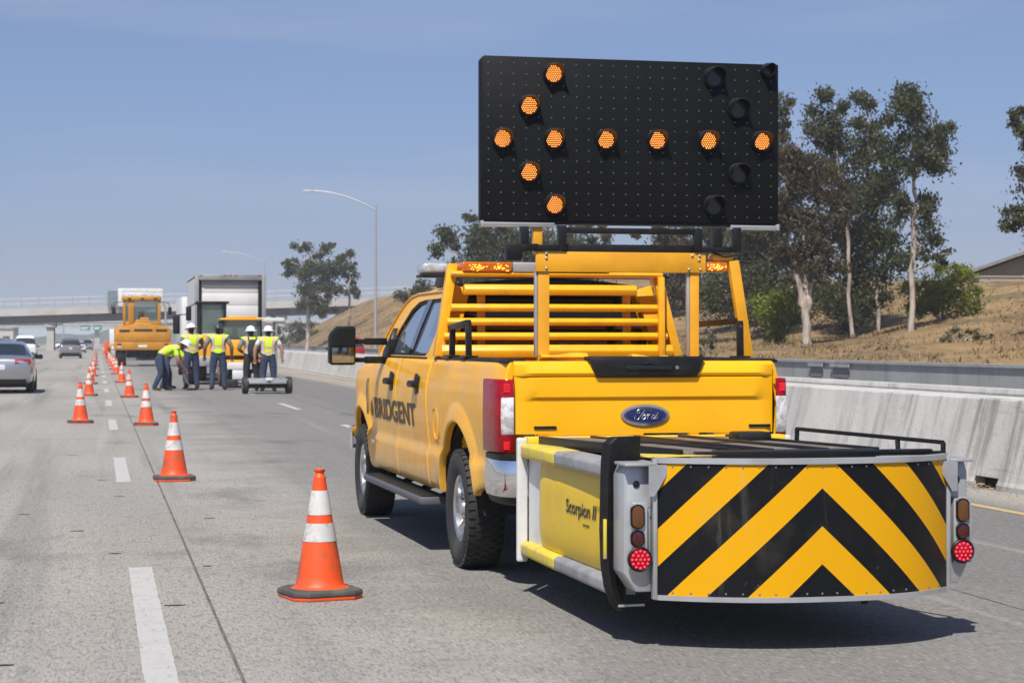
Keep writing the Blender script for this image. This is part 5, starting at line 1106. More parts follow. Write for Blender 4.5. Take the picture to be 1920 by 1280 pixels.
def person(label, loc, rz, J, mats, vest, hat, group='road workers on the lane', scale=1.0, pack=False):
    """J: joint positions. One skinned body surface; vest and hard hat are children."""
    root = thing('person', label, 'person', loc, rz, group, scale); root.scale = (scale * 1.12, scale * 1.12, scale)
    V = []; E = []; Rr = []; bone = {}
    def jv(p, r): V.append(Vector(p)); Rr.append(r if isinstance(r, tuple) else (r, r)); return len(V) - 1
    def ch(a, pts, part):
        for p, r in pts: i = jv(p, r); E.append((a, i)); bone[(a, i)] = part; a = i
        return a
    pel = jv(J['pelvis'], (.178, .125))
    waist = ch(pel, [(J['waist'], (.182, .130))], 'torso'); chest = ch(waist, [(J['chest'], (.225, .15))], 'torso'); ub_ = ch(chest, [(J['upper'], (.205, .115))], 'torso')
    nk = ch(ub_, [(J['neck'], .055)], 'skin'); hd_ = ch(nk, [(J['jaw'], (.062, .070)), (J['head'], (.080, .098)), (J['crown'], (.055, .066))], 'head')
    hands = []
    for s in 'LR':
        hp = ch(pel, [(J['hip' + s], .112), (Vector(J['hip' + s]).lerp(Vector(J['knee' + s]), .5), .102), (J['knee' + s], .080), (Vector(J['knee' + s]).lerp(Vector(J['ankle' + s]), .4), .076), (J['ankle' + s], .064)], 'leg')
        an = Vector(J['ankle' + s]); f = Vector(J['foot' + s]); ch(hp, [((an.x, an.y, .055), .048), (an + (f - an) * .55 * 1.0, .045), (f, (.042, .032))], 'boot')
        sh = ch(ub_, [(J['sh' + s], .082)], 'torso'); el = ch(sh, [(Vector(J['sh' + s]).lerp(Vector(J['el' + s]), .45), .070)], 'sleeve'); el = ch(el, [(J['el' + s], .052)], 'arm')
        wr = ch(el, [(Vector(J['el' + s]).lerp(Vector(J['wr' + s]), .4), .050), (J['wr' + s], .034)], 'arm')
        a = Vector(J['wr' + s]); d = (a - Vector(J['el' + s])).normalized(); side = d.cross(Vector((0, 1, 0)) if abs(d.y) < .8 else Vector((1, 0, 0))).normalized(); nrm = d.cross(side)
        pm_i = ch(wr, [(a + d * .045, (.036, .022)), (a + d * .085, (.038, .020))], 'arm')
        for k, ln in enumerate((.062, .074, .078, .07, .056)):
            if k == 0: ch(wr + 1, [(a + d * .055 + side * .045, .010), (a + d * .095 + side * .052 + nrm * .012, .009)], 'arm')
            else:
                o = side * (.030 - .019 * (k - 1)); p0 = a + d * .10 + o; ch(pm_i, [(p0, .0095), (p0 + d * ln * .5 + nrm * .010, .009), (p0 + d * ln * .85 + nrm * .028, .008)], 'arm')
    me = bpy.data.meshes.new('body'); me.from_pydata(V, E, []); ob = bpy.data.objects.new('body', me); COL.objects.link(ob)
    md = ob.modifiers.new('skin', 'SKIN'); md.use_smooth_shade = True; md.branch_smoothing = .3
    sv = me.skin_vertices[0].data
    for i, r in enumerate(Rr): sv[i].radius = r
    for i in range(len(V)): sv[i].use_root = (i == pel)
    sb = ob.modifiers.new('sub', 'SUBSURF'); sb.levels = 2; sb.render_levels = 2
    dg = bpy.context.evaluated_depsgraph_get(); dg.update(); em = bpy.data.meshes.new_from_object(ob.evaluated_get(dg))
    bpy.data.objects.remove(ob)
    order = ['torso', 'skin', 'head', 'leg', 'boot', 'sleeve', 'arm', 'hair']; names = [mats['shirt'], mats['skin'], mats['skin'], mats['trousers'], 'boots', mats['shirt'], mats['skin'], 'hair_dark']
    em.materials.clear()
    for nm in names: em.materials.append(M[nm])
    segs = [(V[a], V[b_], p) for (a, b_), p in bone.items()]
    def near(c):
        best = (9, None)
        for a, b_, p in segs:
            ab_ = b_ - a; t = max(0, min(1, (c - a).dot(ab_) / max(1e-9, ab_.length_squared))); d = (c - a - ab_ * t).length
            if p == 'arm' and d > .06: d += .05
            if d < best[0]: best = (d, p)
        return best[1]
    hd_c = Vector(J['head']); fw = Vector(J['face']); torso_f = []
    for p in em.polygons:
        pt_ = near(p.center); p.material_index = order.index(pt_); p.use_smooth = True
        if pt_ == 'head' and ((p.center - hd_c).dot(fw) < .0 or p.center.z > hd_c.z + .06): p.material_index = 7
        if pt_ == 'torso': torso_f.append(p.index)
        # trousers begin below the belt
        if pt_ == 'torso' and (p.center - V[pel]).dot((V[waist] - V[pel]).normalized()) < -.02: p.material_index = 3
    body = link('body', em, root)
    # face: nose, ears, eyes
    fc = MB(); up = Vector(J['crown']) - Vector(J['jaw']); up.normalize(); rt = fw.cross(up).normalized()
    fc.ico(hd_c + fw * .098 - up * .03, (.014, .014, .02), 0, 1)
    for s_ in (-1, 1): fc.ico(hd_c + rt * s_ * .082 - up * .02, (.014, .018, .028), 0, 1); fc.ico(hd_c + fw * .088 + rt * s_ * .032 + up * .005, (.010, .010, .008), 1, 1)
    fc.ico(hd_c + fw * .088 - up * .07, (.022, .012, .006), 2, 1)
    tag(fc.build('face', [mats['skin'], 'hair_dark', 'logo_orange'], root, smooth=60), kind='stuff')
    # vest: a shell a little outside the torso, with the spine as its vertical coordinate
    if vest:
        sp = [V[pel], V[waist], V[chest], V[ub_], V[nk]]; L = [0]
        for a, b_ in zip(sp, sp[1:]): L.append(L[-1] + (b_ - a).length)
        lat = (Vector(J['shR']) - Vector(J['shL'])).normalized()
        bm_ = bmesh.new(); bm_.from_mesh(em); bm_.faces.ensure_lookup_table(); keep = set(torso_f)
        bmesh.ops.delete(bm_, geom=[f for f in bm_.faces if f.index not in keep], context='FACES')
        bmesh.ops.smooth_vert(bm_, verts=bm_.verts, factor=.5, use_axis_x=True, use_axis_y=True, use_axis_z=True)
        bm_.normal_update(); uvl = bm_.loops.layers.uv.new('UVMap')
        co0 = {v: v.co.copy() for v in bm_.verts}
        for v in bm_.verts: v.co = v.co + v.normal * .024
        for f in bm_.faces:
            for lp in f.loops:
                c = co0[lp.vert]; best = (9, 0, 0)
                for k in range(len(sp) - 1):
                    ab_ = sp[k + 1] - sp[k]; t = max(0, min(1, (c - sp[k]).dot(ab_) / ab_.length_squared)); q_ = sp[k] + ab_ * t; d = (c - q_).length
                    if d < best[0]: best = (d, L[k] + t * ab_.length, (c - q_).dot(lat))
                lp[uvl].uv = (best[2], best[1])
        low = [f for f in bm_.faces if all((v.co - sp[0]).dot((sp[1] - sp[0]).normalized()) < -.13 for v in f.verts)]
        bmesh.ops.delete(bm_, geom=low, context='FACES')
        seen = set(); isl = []
        for f in bm_.faces:
            if f in seen: continue
            st = [f]; comp = []; seen.add(f)
            while st:
                g = st.pop(); comp.append(g)
                for e in g.edges:
                    for h in e.link_faces:
                        if h not in seen: seen.add(h); st.append(h)
            isl.append(comp)
        isl.sort(key=len); bmesh.ops.delete(bm_, geom=[f for c in isl[:-1] for f in c], context='FACES')
        bmesh.ops.delete(bm_, geom=[v for v in bm_.verts if not v.link_faces], context='VERTS')
        vm = bpy.data.meshes.new('vest'); bm_.to_mesh(vm); bm_.free(); vm.materials.clear(); vm.materials.append(M[vest])
        for p in vm.polygons: p.use_smooth = True; p.material_index = 0
        link('vest', vm, root)
    # hard hat, tilted with the head
    hb = MB(); hb.lathe([(.168, -.012), (.172, -.006), (.160, .004), (.128, .016), (.122, .03), (.118, .065), (.100, .105), (.066, .132), (.025, .142), (.0005, .143)], 28, caps=False)
    hb.tube([(0, -.11, .085), (0, -.07, .128), (0, 0, .147), (0, .07, .128), (0, .11, .085)], .016, 8)
    ho = hb.build('hard_hat', hat, root, smooth=50); ho.location = hd_c + up * .045; ho.scale = (.88, 1.0, .92)
    q_ = Matrix((rt, fw, up)).transposed(); ho.rotation_euler = q_.to_euler()
    if pack:
        c = Vector(J['chest']); pk = MB(); pk.loft([[(c.x + .02 + x * s_, c.y - .10 - d, c.z - .02 + z * s_) for x, z in ((-.13, -.26), (.13, -.26), (.15, -.05), (.10, .16), (-.08, .16), (-.14, -.05))] for d, s_ in ((0, 1), (.08, 1), (.15, .8))])
        pk.build('tool_pouch', 'pack_black', root, bevel=.03)
        for x in (-.09, .10): MB().tube([(c.x + x, c.y - .15, c.z + .12), (c.x + x, c.y - .10, c.z + .22), (c.x + x, c.y + .10, c.z + .20)], .018, 6).build('strap', 'pack_black', root)
    return root
def standing(stance=.11, elb=(.315, 1.16), handf=.06, turn=0, lift=0, lean=0):
    J = dict(pelvis=(0, 0, .955), waist=(0, .01, 1.10), chest=(0, .0, 1.29), upper=(0, .0, 1.42), neck=(0, .015, 1.50), jaw=(0, .03, 1.555), head=(0, .035, 1.62), crown=(0, .03, 1.70), face=(sin(turn), cos(turn), 0))
    for s, k in (('L', -1), ('R', 1)):
        J['hip' + s] = (k * .095, 0, .90); J['knee' + s] = (k * (stance + .0), .02, .49); J['ankle' + s] = (k * (stance + .015), -.02, .09); J['foot' + s] = (k * (stance + .05), .15, .035)
        J['sh' + s] = (k * .205, 0, 1.415); J['el' + s] = (k * elb[0], -.03, elb[1]); J['wr' + s] = (k * (elb[0] + .01), handf, .92)
    for k, v in J.items(): J[k] = Vector(v)
    J['face'] = J['face'].normalized(); return J
P2 = standing(.12); 
for s, k in (('L', -1), ('R', 1)): P2['el' + s] = Vector((k * .31, .05, 1.17)); P2['wr' + s] = Vector((k * .12, .24, 1.06))
P2['face'] = Vector((-.35, .90, -.25)).normalized()
person('standing worker in white hard hat and blue jeans, looking down beside the bent one', (2.78, 60.6, 0), R(12), P2, dict(skin='skin_tan', shirt='shirt_grey', trousers='denim'), 'vest_two_bands', 'hat_white', scale=1.11)
P3 = standing(.135)
person('worker in a dark hard hat, back turned, centre of the group', (3.54, 60.0, 0), R(-2), P3, dict(skin='skin_brown', shirt='shirt_grey', trousers='denim'), 'vest_one_band', 'hat_dark', scale=1.11)
P4 = standing(.12); P4['wrL'] = Vector((-.14, .2, 1.05)); P4['wrR'] = Vector((.14, .2, 1.05))
person('worker in black trousers with a dark pouch on the back, beside the small trailer', (4.38, 58.2, 0), R(8), P4, dict(skin='skin_brown', shirt='shirt_grey', trousers='dark_trousers'), 'vest_two_bands', 'hat_white', scale=1.06, pack=True)
P5 = standing(.125, (.32, 1.17), -.02)
person('worker in white shirt sleeves and lime vest, rightmost, behind the small trailer', (4.83, 57.6, 0), R(-3), P5, dict(skin='skin_tan', shirt='shirt_white', trousers='denim'), 'vest_two_bands', 'hat_white', scale=1.06)
# bent over, facing right (+x)
def bent():
    J = dict(pelvis=(-.02, 0, .96), waist=(.13, 0, 1.06), chest=(.32, 0, 1.15), upper=(.43, 0, 1.19), neck=(.52, 0, 1.21), jaw=(.585, 0, 1.20), head=(.635, 0, 1.245), crown=(.665, 0, 1.325), face=(.86, 0, -.5))
    for s, k in (('L', 1), ('R', -1)):
        J['hip' + s] = (.0, k * .095, .89); J['knee' + s] = (.10 + .04 * k, k * .14, .49); J['ankle' + s] = (.02 + .13 * k, k * .17, .09); J['foot' + s] = (.20 + .13 * k, k * .19, .035)
        J['sh' + s] = (.42, k * .18, 1.13); J['el' + s] = (.50 + .02 * k, k * .22, .86); J['wr' + s] = (.56 - .06 * k, k * .07, .66 + .05 * k)
    for k, v in J.items(): J[k] = Vector(v)
    J['face'] = J['face'].normalized(); return J
B1 = bent()
w1 = person('worker bent over at the left of the group, raking with a long handled tool', (1.78, 59.6, 0), R(-4), B1, dict(skin='skin_tan', shirt='shirt_lime', trousers='denim'), 'vest_cross', 'hat_white', scale=1.06)
person('second bent worker mostly hidden behind the first', (2.02, 61.6, 0), R(4), B1, dict(skin='skin_brown', shirt='shirt_lime', trousers='denim'), 'vest_cross', 'hat_white', scale=1.0)
mat('tool_wood', (.16, .13, .10), .7)
rk_ = thing('asphalt_rake', 'long handled asphalt rake held by the bent worker', 'rake', (0, 0, 0))
MB().tube([(2.27, 59.5, .85), (2.42, 59.5, .62), (2.72, 59.5, .06)], .016, 8).build('handle', 'tool_wood', rk_)
MB().box(2.60, 2.86, 59.44, 59.56, .012, .075).build('rake_head', 'black_steel', rk_, bevel=.01)
# ------------------------------------------------------------------ cars and machines
mat('car_silver', (.40, .41, .43), .25, metal=.75, coat=.8); mat('car_grey', (.30, .30, .31), .28, metal=.7, coat=.8); mat('car_white', (.70, .70, .70), .3, coat=.7)
mat('car_glass', (.012, .017, .02), .05, spec=.8, coat=.4); mat('tail_red', (.30, .012, .018), .2, coat=.5); mat('plate_white', (.6, .62, .66), .5); mat('plate_blue', (.08, .16, .45), .5)
def car_wheel(parent, x, y, r=.33, w=.2, side=1, rimm='wheel_metal'):
    o = MB().lathe([(.6 * r, -w / 2), (.9 * r, -w / 2), (r, -w / 3), (r, w / 3), (.9 * r, w / 2), (.6 * r, w / 2)], 26, axis='x', caps=False).build('wheel', 'rubber', parent, smooth=40); o.location = (x, y, r)
    rm = MB().lathe([(.62 * r, -w * .42), (.55 * r, 0), (.62 * r, w * .42)], 26, axis='x', caps=False); rm.lathe([(.6 * r, side * w * .36), (.2 * r, side * w * .3), (.15 * r, side * w * .4), (.001, side * w * .4)], 26, axis='x', caps=False)
    for k in range(5):
        a = 2 * pi * k / 5; rm.bar((side * w * .4, .12 * r * cos(a), .12 * r * sin(a)), (side * w * .42, .58 * r * cos(a), .58 * r * sin(a)), .12 * r, .04, (1, 0, 0))
    rm.build('rim', rimm, o, smooth=40)
def car(label, loc, stations, paint, L, tail, wheels, group, r=.33, plate=(.0, .72), rz=0, rearwin=None, cat='car', name='car', half=1.0):
    """stations: (y, half width, bottom, belt, roof, roof half width); equal belt and roof means no glass there"""
    root = thing(name, label, cat, loc, rz, group); rings = []; N = 0
    for y, w, zb_, zl, zr, wr in stations:
        h = [(w * .86, zb_), (w * .97, zb_ + .10), (w, lerp(zb_, zl, .45)), (w * .985, lerp(zb_, zl, .75)), (w * .955, zl), (lerp(w * .955, wr, .94), lerp(zl, zr, .90)), (wr * .86, zr - .0), (wr * .4, zr + .018)]
        rings.append([(x, y, z) for x, z in h] + [(-x, y, z) for x, z in h[::-1]])
    body = MB(); glass = MB(); n = len(rings[0])
    for i in range(len(rings) - 1):
        g0 = stations[i][4] - stations[i][3] > .12; g1 = stations[i + 1][4] - stations[i + 1][3] > .12
        for j in range(n):
            k = (j + 1) % n; quad = [rings[i][j], rings[i][k], rings[i + 1][k], rings[i + 1][j]]
            sidew = j in (4, n - 6); topw = (5 <= j <= n - 7)
            isg = (sidew and (g0 or g1)) or (topw and (g0 != g1))
            (glass if isg else body).add(quad, [(0, 1, 2, 3)])
    body.add(rings[0], [tuple(range(n))]); body.add(rings[-1], [tuple(range(n))])
    def weld(mb, nm, mt, par, sm=50):
        me = mb.mesh(nm, mt, 0, 0, False); b_ = bmesh.new(); b_.from_mesh(me); bmesh.ops.remove_doubles(b_, verts=b_.verts, dist=.0005); bmesh.ops.recalc_face_normals(b_, faces=b_.faces); b_.to_mesh(me); b_.free()
        me.polygons.foreach_set('use_smooth', [True] * len(me.polygons)); me.set_sharp_from_angle(angle=R(sm)); return link(nm, me, par)
    weld(body, 'body', paint, root, 40); weld(glass, 'window', 'car_glass', root, 30)
    for i, (x0, x1, z0, z1, y) in enumerate(tail):
        for s_ in (-1, 1):
            a, c_ = sorted((s_ * x0, s_ * x1)); MB().loft([[(a, y + (.03 if s_ < 0 else 0) + d, z0 + .02 if s_ > 0 else z0 + .03), (c_, y + (0 if s_ < 0 else .03) + d, z0 + .03 if s_ > 0 else z0 + .02), (c_, y + d + .02, z1), (a, y + d + .02, z1)] for d in (-.012, .12)]).build('tail_lamp', 'tail_red', root, bevel=.012)
    ys = stations[0][0]
    pl_ = MB().box(-.16, .16, ys - .012, ys + .01, plate[1], plate[1] + .15).build('license_plate', 'plate_white', root, bevel=.004)
    MB().box(-.155, -.06, ys - .016, ys - .0125, plate[1] + .02, plate[1] + .13).build('plate_mark', 'plate_blue', pl_, smooth=0)
    w0 = max(s_[1] for s_ in stations)
    MB().box(-w0 * .8, w0 * .8, ys + .01, ys + .3, stations[0][2] - .16, stations[0][2] + .02).build('rear_valance', 'black_plastic', root, bevel=.03)
    MB().box(-w0 * .82, w0 * .82, .25, L - .3, .17, .32).build('underbody', 'dark_under', root, smooth=0)
    for y in wheels:
        for s_ in (-1, 1): car_wheel(root, s_ * (w0 - .115), y, r, .21, s_)
    ym = wheels[1] - .45
    for s_ in (-1, 1): MB().loft([[(s_ * x, ym + d, 1.0 + z) for x, z in ((w0 * .95, -.06), (w0 + .17, -.07), (w0 + .19, .02), (w0 + .14, .08), (w0 * .93, .05))] for d in (0, .09)]).build('mirror', 'black_gloss', root, bevel=.015)
    return root
SEDAN = [(0, .78, .42, .86, .90, .60), (.05, .86, .34, .93, .96, .66), (.22, .895, .27, .98, 1.02, .70), (.62, .91, .24, 1.0, 1.06, .70), (1.30, .915, .2, .99, 1.37, .62), (1.75, .915, .2, .98, 1.445, .62), (2.5, .915, .2, .97, 1.45, .62), (3.0, .91, .2, .96, 1.38, .62), (3.75, .90, .2, .95, .98, .68), (4.5, .86, .25, .80, .84, .6), (4.75, .74, .35, .66, .70, .5)]
car('silver sedan passing in the left lane, cut off by the left edge of the photo', (-2.66, 57.0, 0), SEDAN, 'car_silver', 4.75, [(.42, .86, .80, .96, .0)], (.95, 3.75), 'cars passing in the open lanes', .34, (0, .66))
SUV = [(0, .80, .50, 1.02, 1.06, .70), (.06, .90, .38, 1.08, 1.12, .74), (.30, .94, .28, 1.10, 1.55, .68), (.55, .95, .26, 1.10, 1.70, .68), (1.6, .95, .24, 1.08, 1.74, .70), (2.7, .95, .24, 1.06, 1.70, .70), (3.5, .93, .24, 1.05, 1.09, .74), (4.4, .90, .28, .95, .98, .66), (4.7, .78, .4, .78, .82, .55)]
car('grey crossover ahead of the sedan in the left lane', (-2.25, 175, 0), SUV, 'car_grey', 4.7, [(.58, .92, .98, 1.14, .03)], (.85, 3.65), 'cars passing in the open lanes', .36, (0, .78))
VAN = [(0, .84, .50, 1.10, 1.14, .74), (.05, .93, .36, 1.16, 1.20, .80), (.22, .97, .28, 1.18, 1.75, .76), (.4, .98, .26, 1.18, 1.95, .76), (2.4, .98, .24, 1.15, 2.0, .76), (3.4, .97, .24, 1.12, 1.85, .74), (4.3, .94, .24, 1.08, 1.12, .76), (4.9, .90, .28, .95, .98, .66), (5.1, .78, .4, .8, .84, .55)]
car('white van in the far left lane behind the sedan', (-6.35, 185, 0), VAN, 'car_white', 5.1, [(.72, .95, .95, 1.15, .03)], (.9, 4.0), 'cars passing in the open lanes', .36, (0, .8), cat='van', name='van')
car('white sedan ahead of the grey crossover', (-2.3, 262, 0), SEDAN, 'car_white', 4.75, [(.42, .86, .80, .96, .0)], (.95, 3.75), 'cars passing in the open lanes', .34, (0, .66))
car('far white crossover under the overpass in the open lane', (-1.6, 340, 0), SUV, 'car_white', 4.7, [(.58, .92, .98, 1.14, .03)], (.85, 3.65), 'cars passing in the open lanes', .36, (0, .78))
far_l = ['pale van far ahead left of the overpass pier', 'white car far ahead in the outer lane', 'small silver car at the far left', 'white van at the far left edge of the horizon', 'grey car far down the open lane', 'white car beyond the left row of cones']
for i, (x, y, st_, pt_) in enumerate(((-9.8, 300, VAN, 'car_white'), (-7.0, 390, SEDAN, 'car_white'), (-11.0, 255, SUV, 'car_silver'), (-15.5, 345, VAN, 'car_white'), (-2.4, 450, SUV, 'car_grey'), (-1.9, 560, VAN, 'car_white'))):
    car(far_l[i], (x, y, 0), st_, pt_, st_[-1][0], [(.6, .88, .9, 1.05, .02)], (.9, 3.7), 'far traffic', .34, (0, .7))
for i, (x, y, st_, pt_, lb_) in enumerate(((14.5, 92, SEDAN, 'car_white', 'white car roof showing over the median barrier'), (15.0, 120, SUV, 'tail_red', 'dark red car roof showing over the median barrier'))):
    car(lb_, (x, y, 0), st_, pt_, st_[-1][0], [(.6, .88, .9, 1.05, .02)], (.9, 3.7), 'cars behind the median', .34, (0, .7))

mat('machine_yellow', (.46, .205, .006), .5, coat=.1, c2=(.36, .155, .008), scale=1.5, dirt=(.16, .10, .05), dscale=2, dlo=.55, dhi=.75, dstr=.6)
mat('machine_bright', (.74, .34, .008), .4, coat=.3, c2=(.72, .36, .01), scale=2)
mat('cab_glass', (.10, .15, .14), .06, spec=.7, coat=.4); M['cab_glass'].node_tree.nodes['Principled BSDF'].inputs['Alpha'].default_value = .5; mat('black_vent', (.02, .018, .015), .7)
gd = thing('motor_grader', 'large orange yellow road machine with glazed cab, rear towards the camera', 'road machine', (2.62, 118.5, 0))
def P(mb, nm, mt, par=gd, bev=.03, sm=35): return mb.build(nm, mt, par, bevel=bev, smooth=sm)
# rear hood (stepped), counterweight and bumper
P(MB().loft([[(-1.62, 0, .95), (1.62, 0, .95), (1.62, 0, 2.15), (1.48, 0, 2.32), (.55, 0, 2.40), (.42, 0, 2.55), (-.42, 0, 2.55), (-.55, 0, 2.40), (-1.48, 0, 2.32), (-1.62, 0, 2.15)], [(-1.62, 3.2, .95), (1.62, 3.2, .95), (1.62, 3.2, 2.2), (1.48, 3.2, 2.4), (.55, 3.2, 2.5), (.42, 3.2, 2.65), (-.42, 3.2, 2.65), (-.55, 3.2, 2.5), (-1.48, 3.2, 2.4), (-1.62, 3.2, 2.2)]]), 'rear_hood', 'machine_yellow')
P(MB().box(-1.66, 1.66, -.18, .0, .95, 1.42), 'counterweight', 'machine_yellow'); P(MB().box(-1.60, 1.60, -.10, .0, 1.44, 1.95), 'rear_door', 'machine_yellow')
for x0, x1, z in ((-1.35, -.75, 2.02), (-.5, .55, 2.06), (.75, 1.4, 2.05)): P(MB().box(x0, x1, -.03, .02, z, z + .12), 'vent', 'black_vent', bev=.01)
for s_ in (-1, 1):
    P(MB().box(s_ * 1.35 - .12, s_ * 1.35 + .12, -.20, -.17, 1.22, 1.34), 'tail_lamp', 'tail_red', bev=.01); P(MB().box(s_ * 1.35 - .12, s_ * 1.35 + .12, -.20, -.17, 1.08, 1.19), 'tail_lamp', 'clear_lens', bev=.01)
P(MB().box(-.26, .26, -.20, -.17, 1.10, 1.24), 'license_plate', 'plate_white', bev=.01)
P(MB().box(-.4, .4, .1, .9, 2.5, 2.72).box(-.15, .35, .2, .7, 2.7, 2.86), 'engine_cover', 'machine_yellow')
P(MB().loft([[(-.28, .3, 2.85), (.12, .3, 2.85), (.05, .3, 3.22), (-.18, .3, 3.22)], [(-.28, .9, 2.85), (.12, .9, 2.85), (.05, .9, 3.22), (-.18, .9, 3.22)]]), 'intake', 'black_vent')
# cab
for x in (-1.05, -.52, .98): P(MB().box(x - (.30 if x == -.52 else .09), x + (.05 if x == -.52 else .09), 1.05, 1.25, 2.4, 3.95), 'cab_pillar', 'machine_yellow')
for x in (-1.05, .98): P(MB().box(x - .07, x + .07, 2.55, 2.7, 2.4, 3.95), 'cab_pillar', 'machine_yellow')
P(MB().box(-1.18, 1.12, .95, 2.85, 3.86, 4.12), 'cab_roof', 'machine_yellow', bev=.06); P(MB().box(-1.12, 1.06, 1.08, 2.7, 2.3, 2.62), 'cab_base', 'machine_yellow')
P(MB().box(-.98, -.80, 1.12, 1.15, 2.62, 3.86), 'window', 'cab_glass', bev=0, sm=0); P(MB().box(-.48, .90, 1.12, 1.15, 2.62, 3.86), 'window', 'cab_glass', bev=0, sm=0); P(MB().box(-1.04, -1.01, 1.25, 2.55, 2.62, 3.86), 'window', 'cab_glass', bev=0, sm=0)
for x in (-.75, .0, .75): P(MB().box(x - .1, x + .1, .92, .96, 3.93, 4.02), 'work_lamp', 'black_vent', bev=.01)
for s_, x in ((-1, -1.65), (1, 1.62)): P(MB().box(x - .11, x + .11, 1.6, 1.66, 3.05, 3.5), 'mirror', 'black_plastic', bev=.03); P(MB().tube([(x, 1.63, 3.5), (x * .95, 1.63, 3.75), (s_ * 1.05, 1.63, 3.8)], .025, 6), 'mirror_arm', 'black_plastic', bev=0)
P(MB().tube([(1.35, .9, 2.4), (1.35, .9, 3.3), (1.30, .9, 3.6), (1.15, .9, 3.72)], .07, 10), 'exhaust', 'galvanised', bev=0)
for s_ in (-1, 1):
    for y in (.75, 2.6): car_wheel(gd, s_ * 1.25, y, .78, .6, s_, 'machine_yellow')
P(MB().box(-.9, .9, .3, 3.0, .5, .95).loft([[(-.7, .2, .95), (.7, .2, .95), (.2, .2, .55), (-.2, .2, .55)], [(-.7, .5, .95), (.7, .5, .95), (.2, .5, .55), (-.2, .5, .55)]]), 'chassis', 'dark_under'); P(MB().box(-.5, .5, 3.0, 8.5, 1.1, 1.6).box(-.35, .35, 6.0, 6.4, .9, 2.0), 'front_frame', 'machine_yellow')
for s_ in (-1, 1): car_wheel(gd, s_ * 1.15, 8.2, .68, .42, s_, 'machine_yellow')
P(MB().box(-1.8, 1.8, 5.2, 5.35, .3, .9), 'blade', 'worn_grey')

# box truck with its roll door
mat('box_white', (.62, .62, .61), .4, c2=(.54, .54, .53), scale=.8, dirt=(.35, .34, .32), dscale=1.5, dlo=.55, dhi=.8, dstr=.35); mat('box_frame', (.30, .30, .30), .45, metal=.4, c2=(.22, .22, .22), scale=1.5)
bt_ = thing('box_truck', 'tall white box truck with grey rear frame and roll up door', 'truck', (4.72, 72.5, 0))
BW, BH = 1.27, 3.86
P(MB().box(-BW + .03, -BW + .08, .1, 7, 1.0, BH - .05).box(BW - .08, BW - .03, .1, 7, 1.0, BH - .05).box(-BW + .03, BW - .03, .1, 7, BH - .1, BH - .04).box(-BW + .03, BW - .03, 6.9, 7, 1.0, BH - .05).box(-BW + .05, BW - .05, .1, 7, .95, 1.02), 'cargo_box', 'box_white', bt_, 0, 0)
P(MB().box(-BW, -BW + .14, -.02, .14, .75, BH), 'rear_post', 'box_frame', bt_, .01); P(MB().box(BW - .14, BW, -.02, .14, .75, BH), 'rear_post', 'box_frame', bt_, .01)
P(MB().box(-BW + .14, BW - .14, -.02, .14, BH - .20, BH - .002), 'header', 'box_frame', bt_, .01); P(MB().box(-BW - .01, BW + .01, -.06, .16, .70, .95), 'rear_sill', 'box_frame', bt_, .01)
for k, x in enumerate((-1.05, -.2, 0, .2, 1.05)): P(MB().box(x - .05, x + .05, -.035, -.021, BH - .04, BH - .015), 'marker_lamp', 'tail_red', bt_, .003)
for k in range(6):
    z = .96 + k * .45; P(MB().box(-BW + .15, BW - .15, .155, .185, z, z + .443), 'door_panel', 'box_white', bt_, .006)
P(MB().box(-BW + .30, BW - .25, .10, .153, BH - .44, BH - .205), 'door_shade_band', 'box_frame', bt_, .02)  # grey panel put in for the shade on the door below the header
P(MB().box(-BW + .141, -BW + .23, .10, .30, .96, BH - .20), 'door_track', 'black_steel', bt_, 0, 0); P(MB().box(BW - .27, BW - .141, .10, .30, .96, BH - .20), 'door_track', 'black_steel', bt_, 0, 0)
for s_ in (-1, 1):
    for y in (1.6, 6.9): car_wheel(bt_, s_ * 1.0, y, .48, .42, s_)
    P(MB().box(s_ * 1.05 - .1, s_ * 1.05 + .1, -.08, -.061, .76, .90), 'tail_lamp', 'tail_red', bt_, .01)
    P(MB().box(s_ * 1.62 - .14, s_ * 1.62 + .14, 8.0, 8.1, 1.75, 2.5), 'mirror', 'black_plastic', bt_, .04); P(MB().tube([(s_ * 1.62, 8.05, 2.5), (s_ * 1.1, 8.1, 2.55)], .025, 6), 'mirror_arm', 'black_plastic', bt_, 0)
P(MB().box(-1.1, 1.1, 7.2, 9.0, .7, 2.6), 'cab', 'box_white', bt_, .1); P(MB().box(-.45, .45, .2, 7.5, .55, .95), 'chassis', 'dark_under', bt_, 0, 0)
# pale box van standing to its left
pv_ = thing('box_trailer', 'plain pale grey box trailer standing left of the box truck', 'trailer', (4.07, 84, 0)); P(MB().box(-.62, .62, 0, 6, .7, 3.3), 'trailer_box', 'box_white', pv_, .03); P(MB().box(-.5, .5, .2, 6, .4, .7), 'chassis', 'dark_under', pv_, 0, 0)
for s_ in (-1, 1): car_wheel(pv_, s_ * .5, 4, .36, .2, s_)

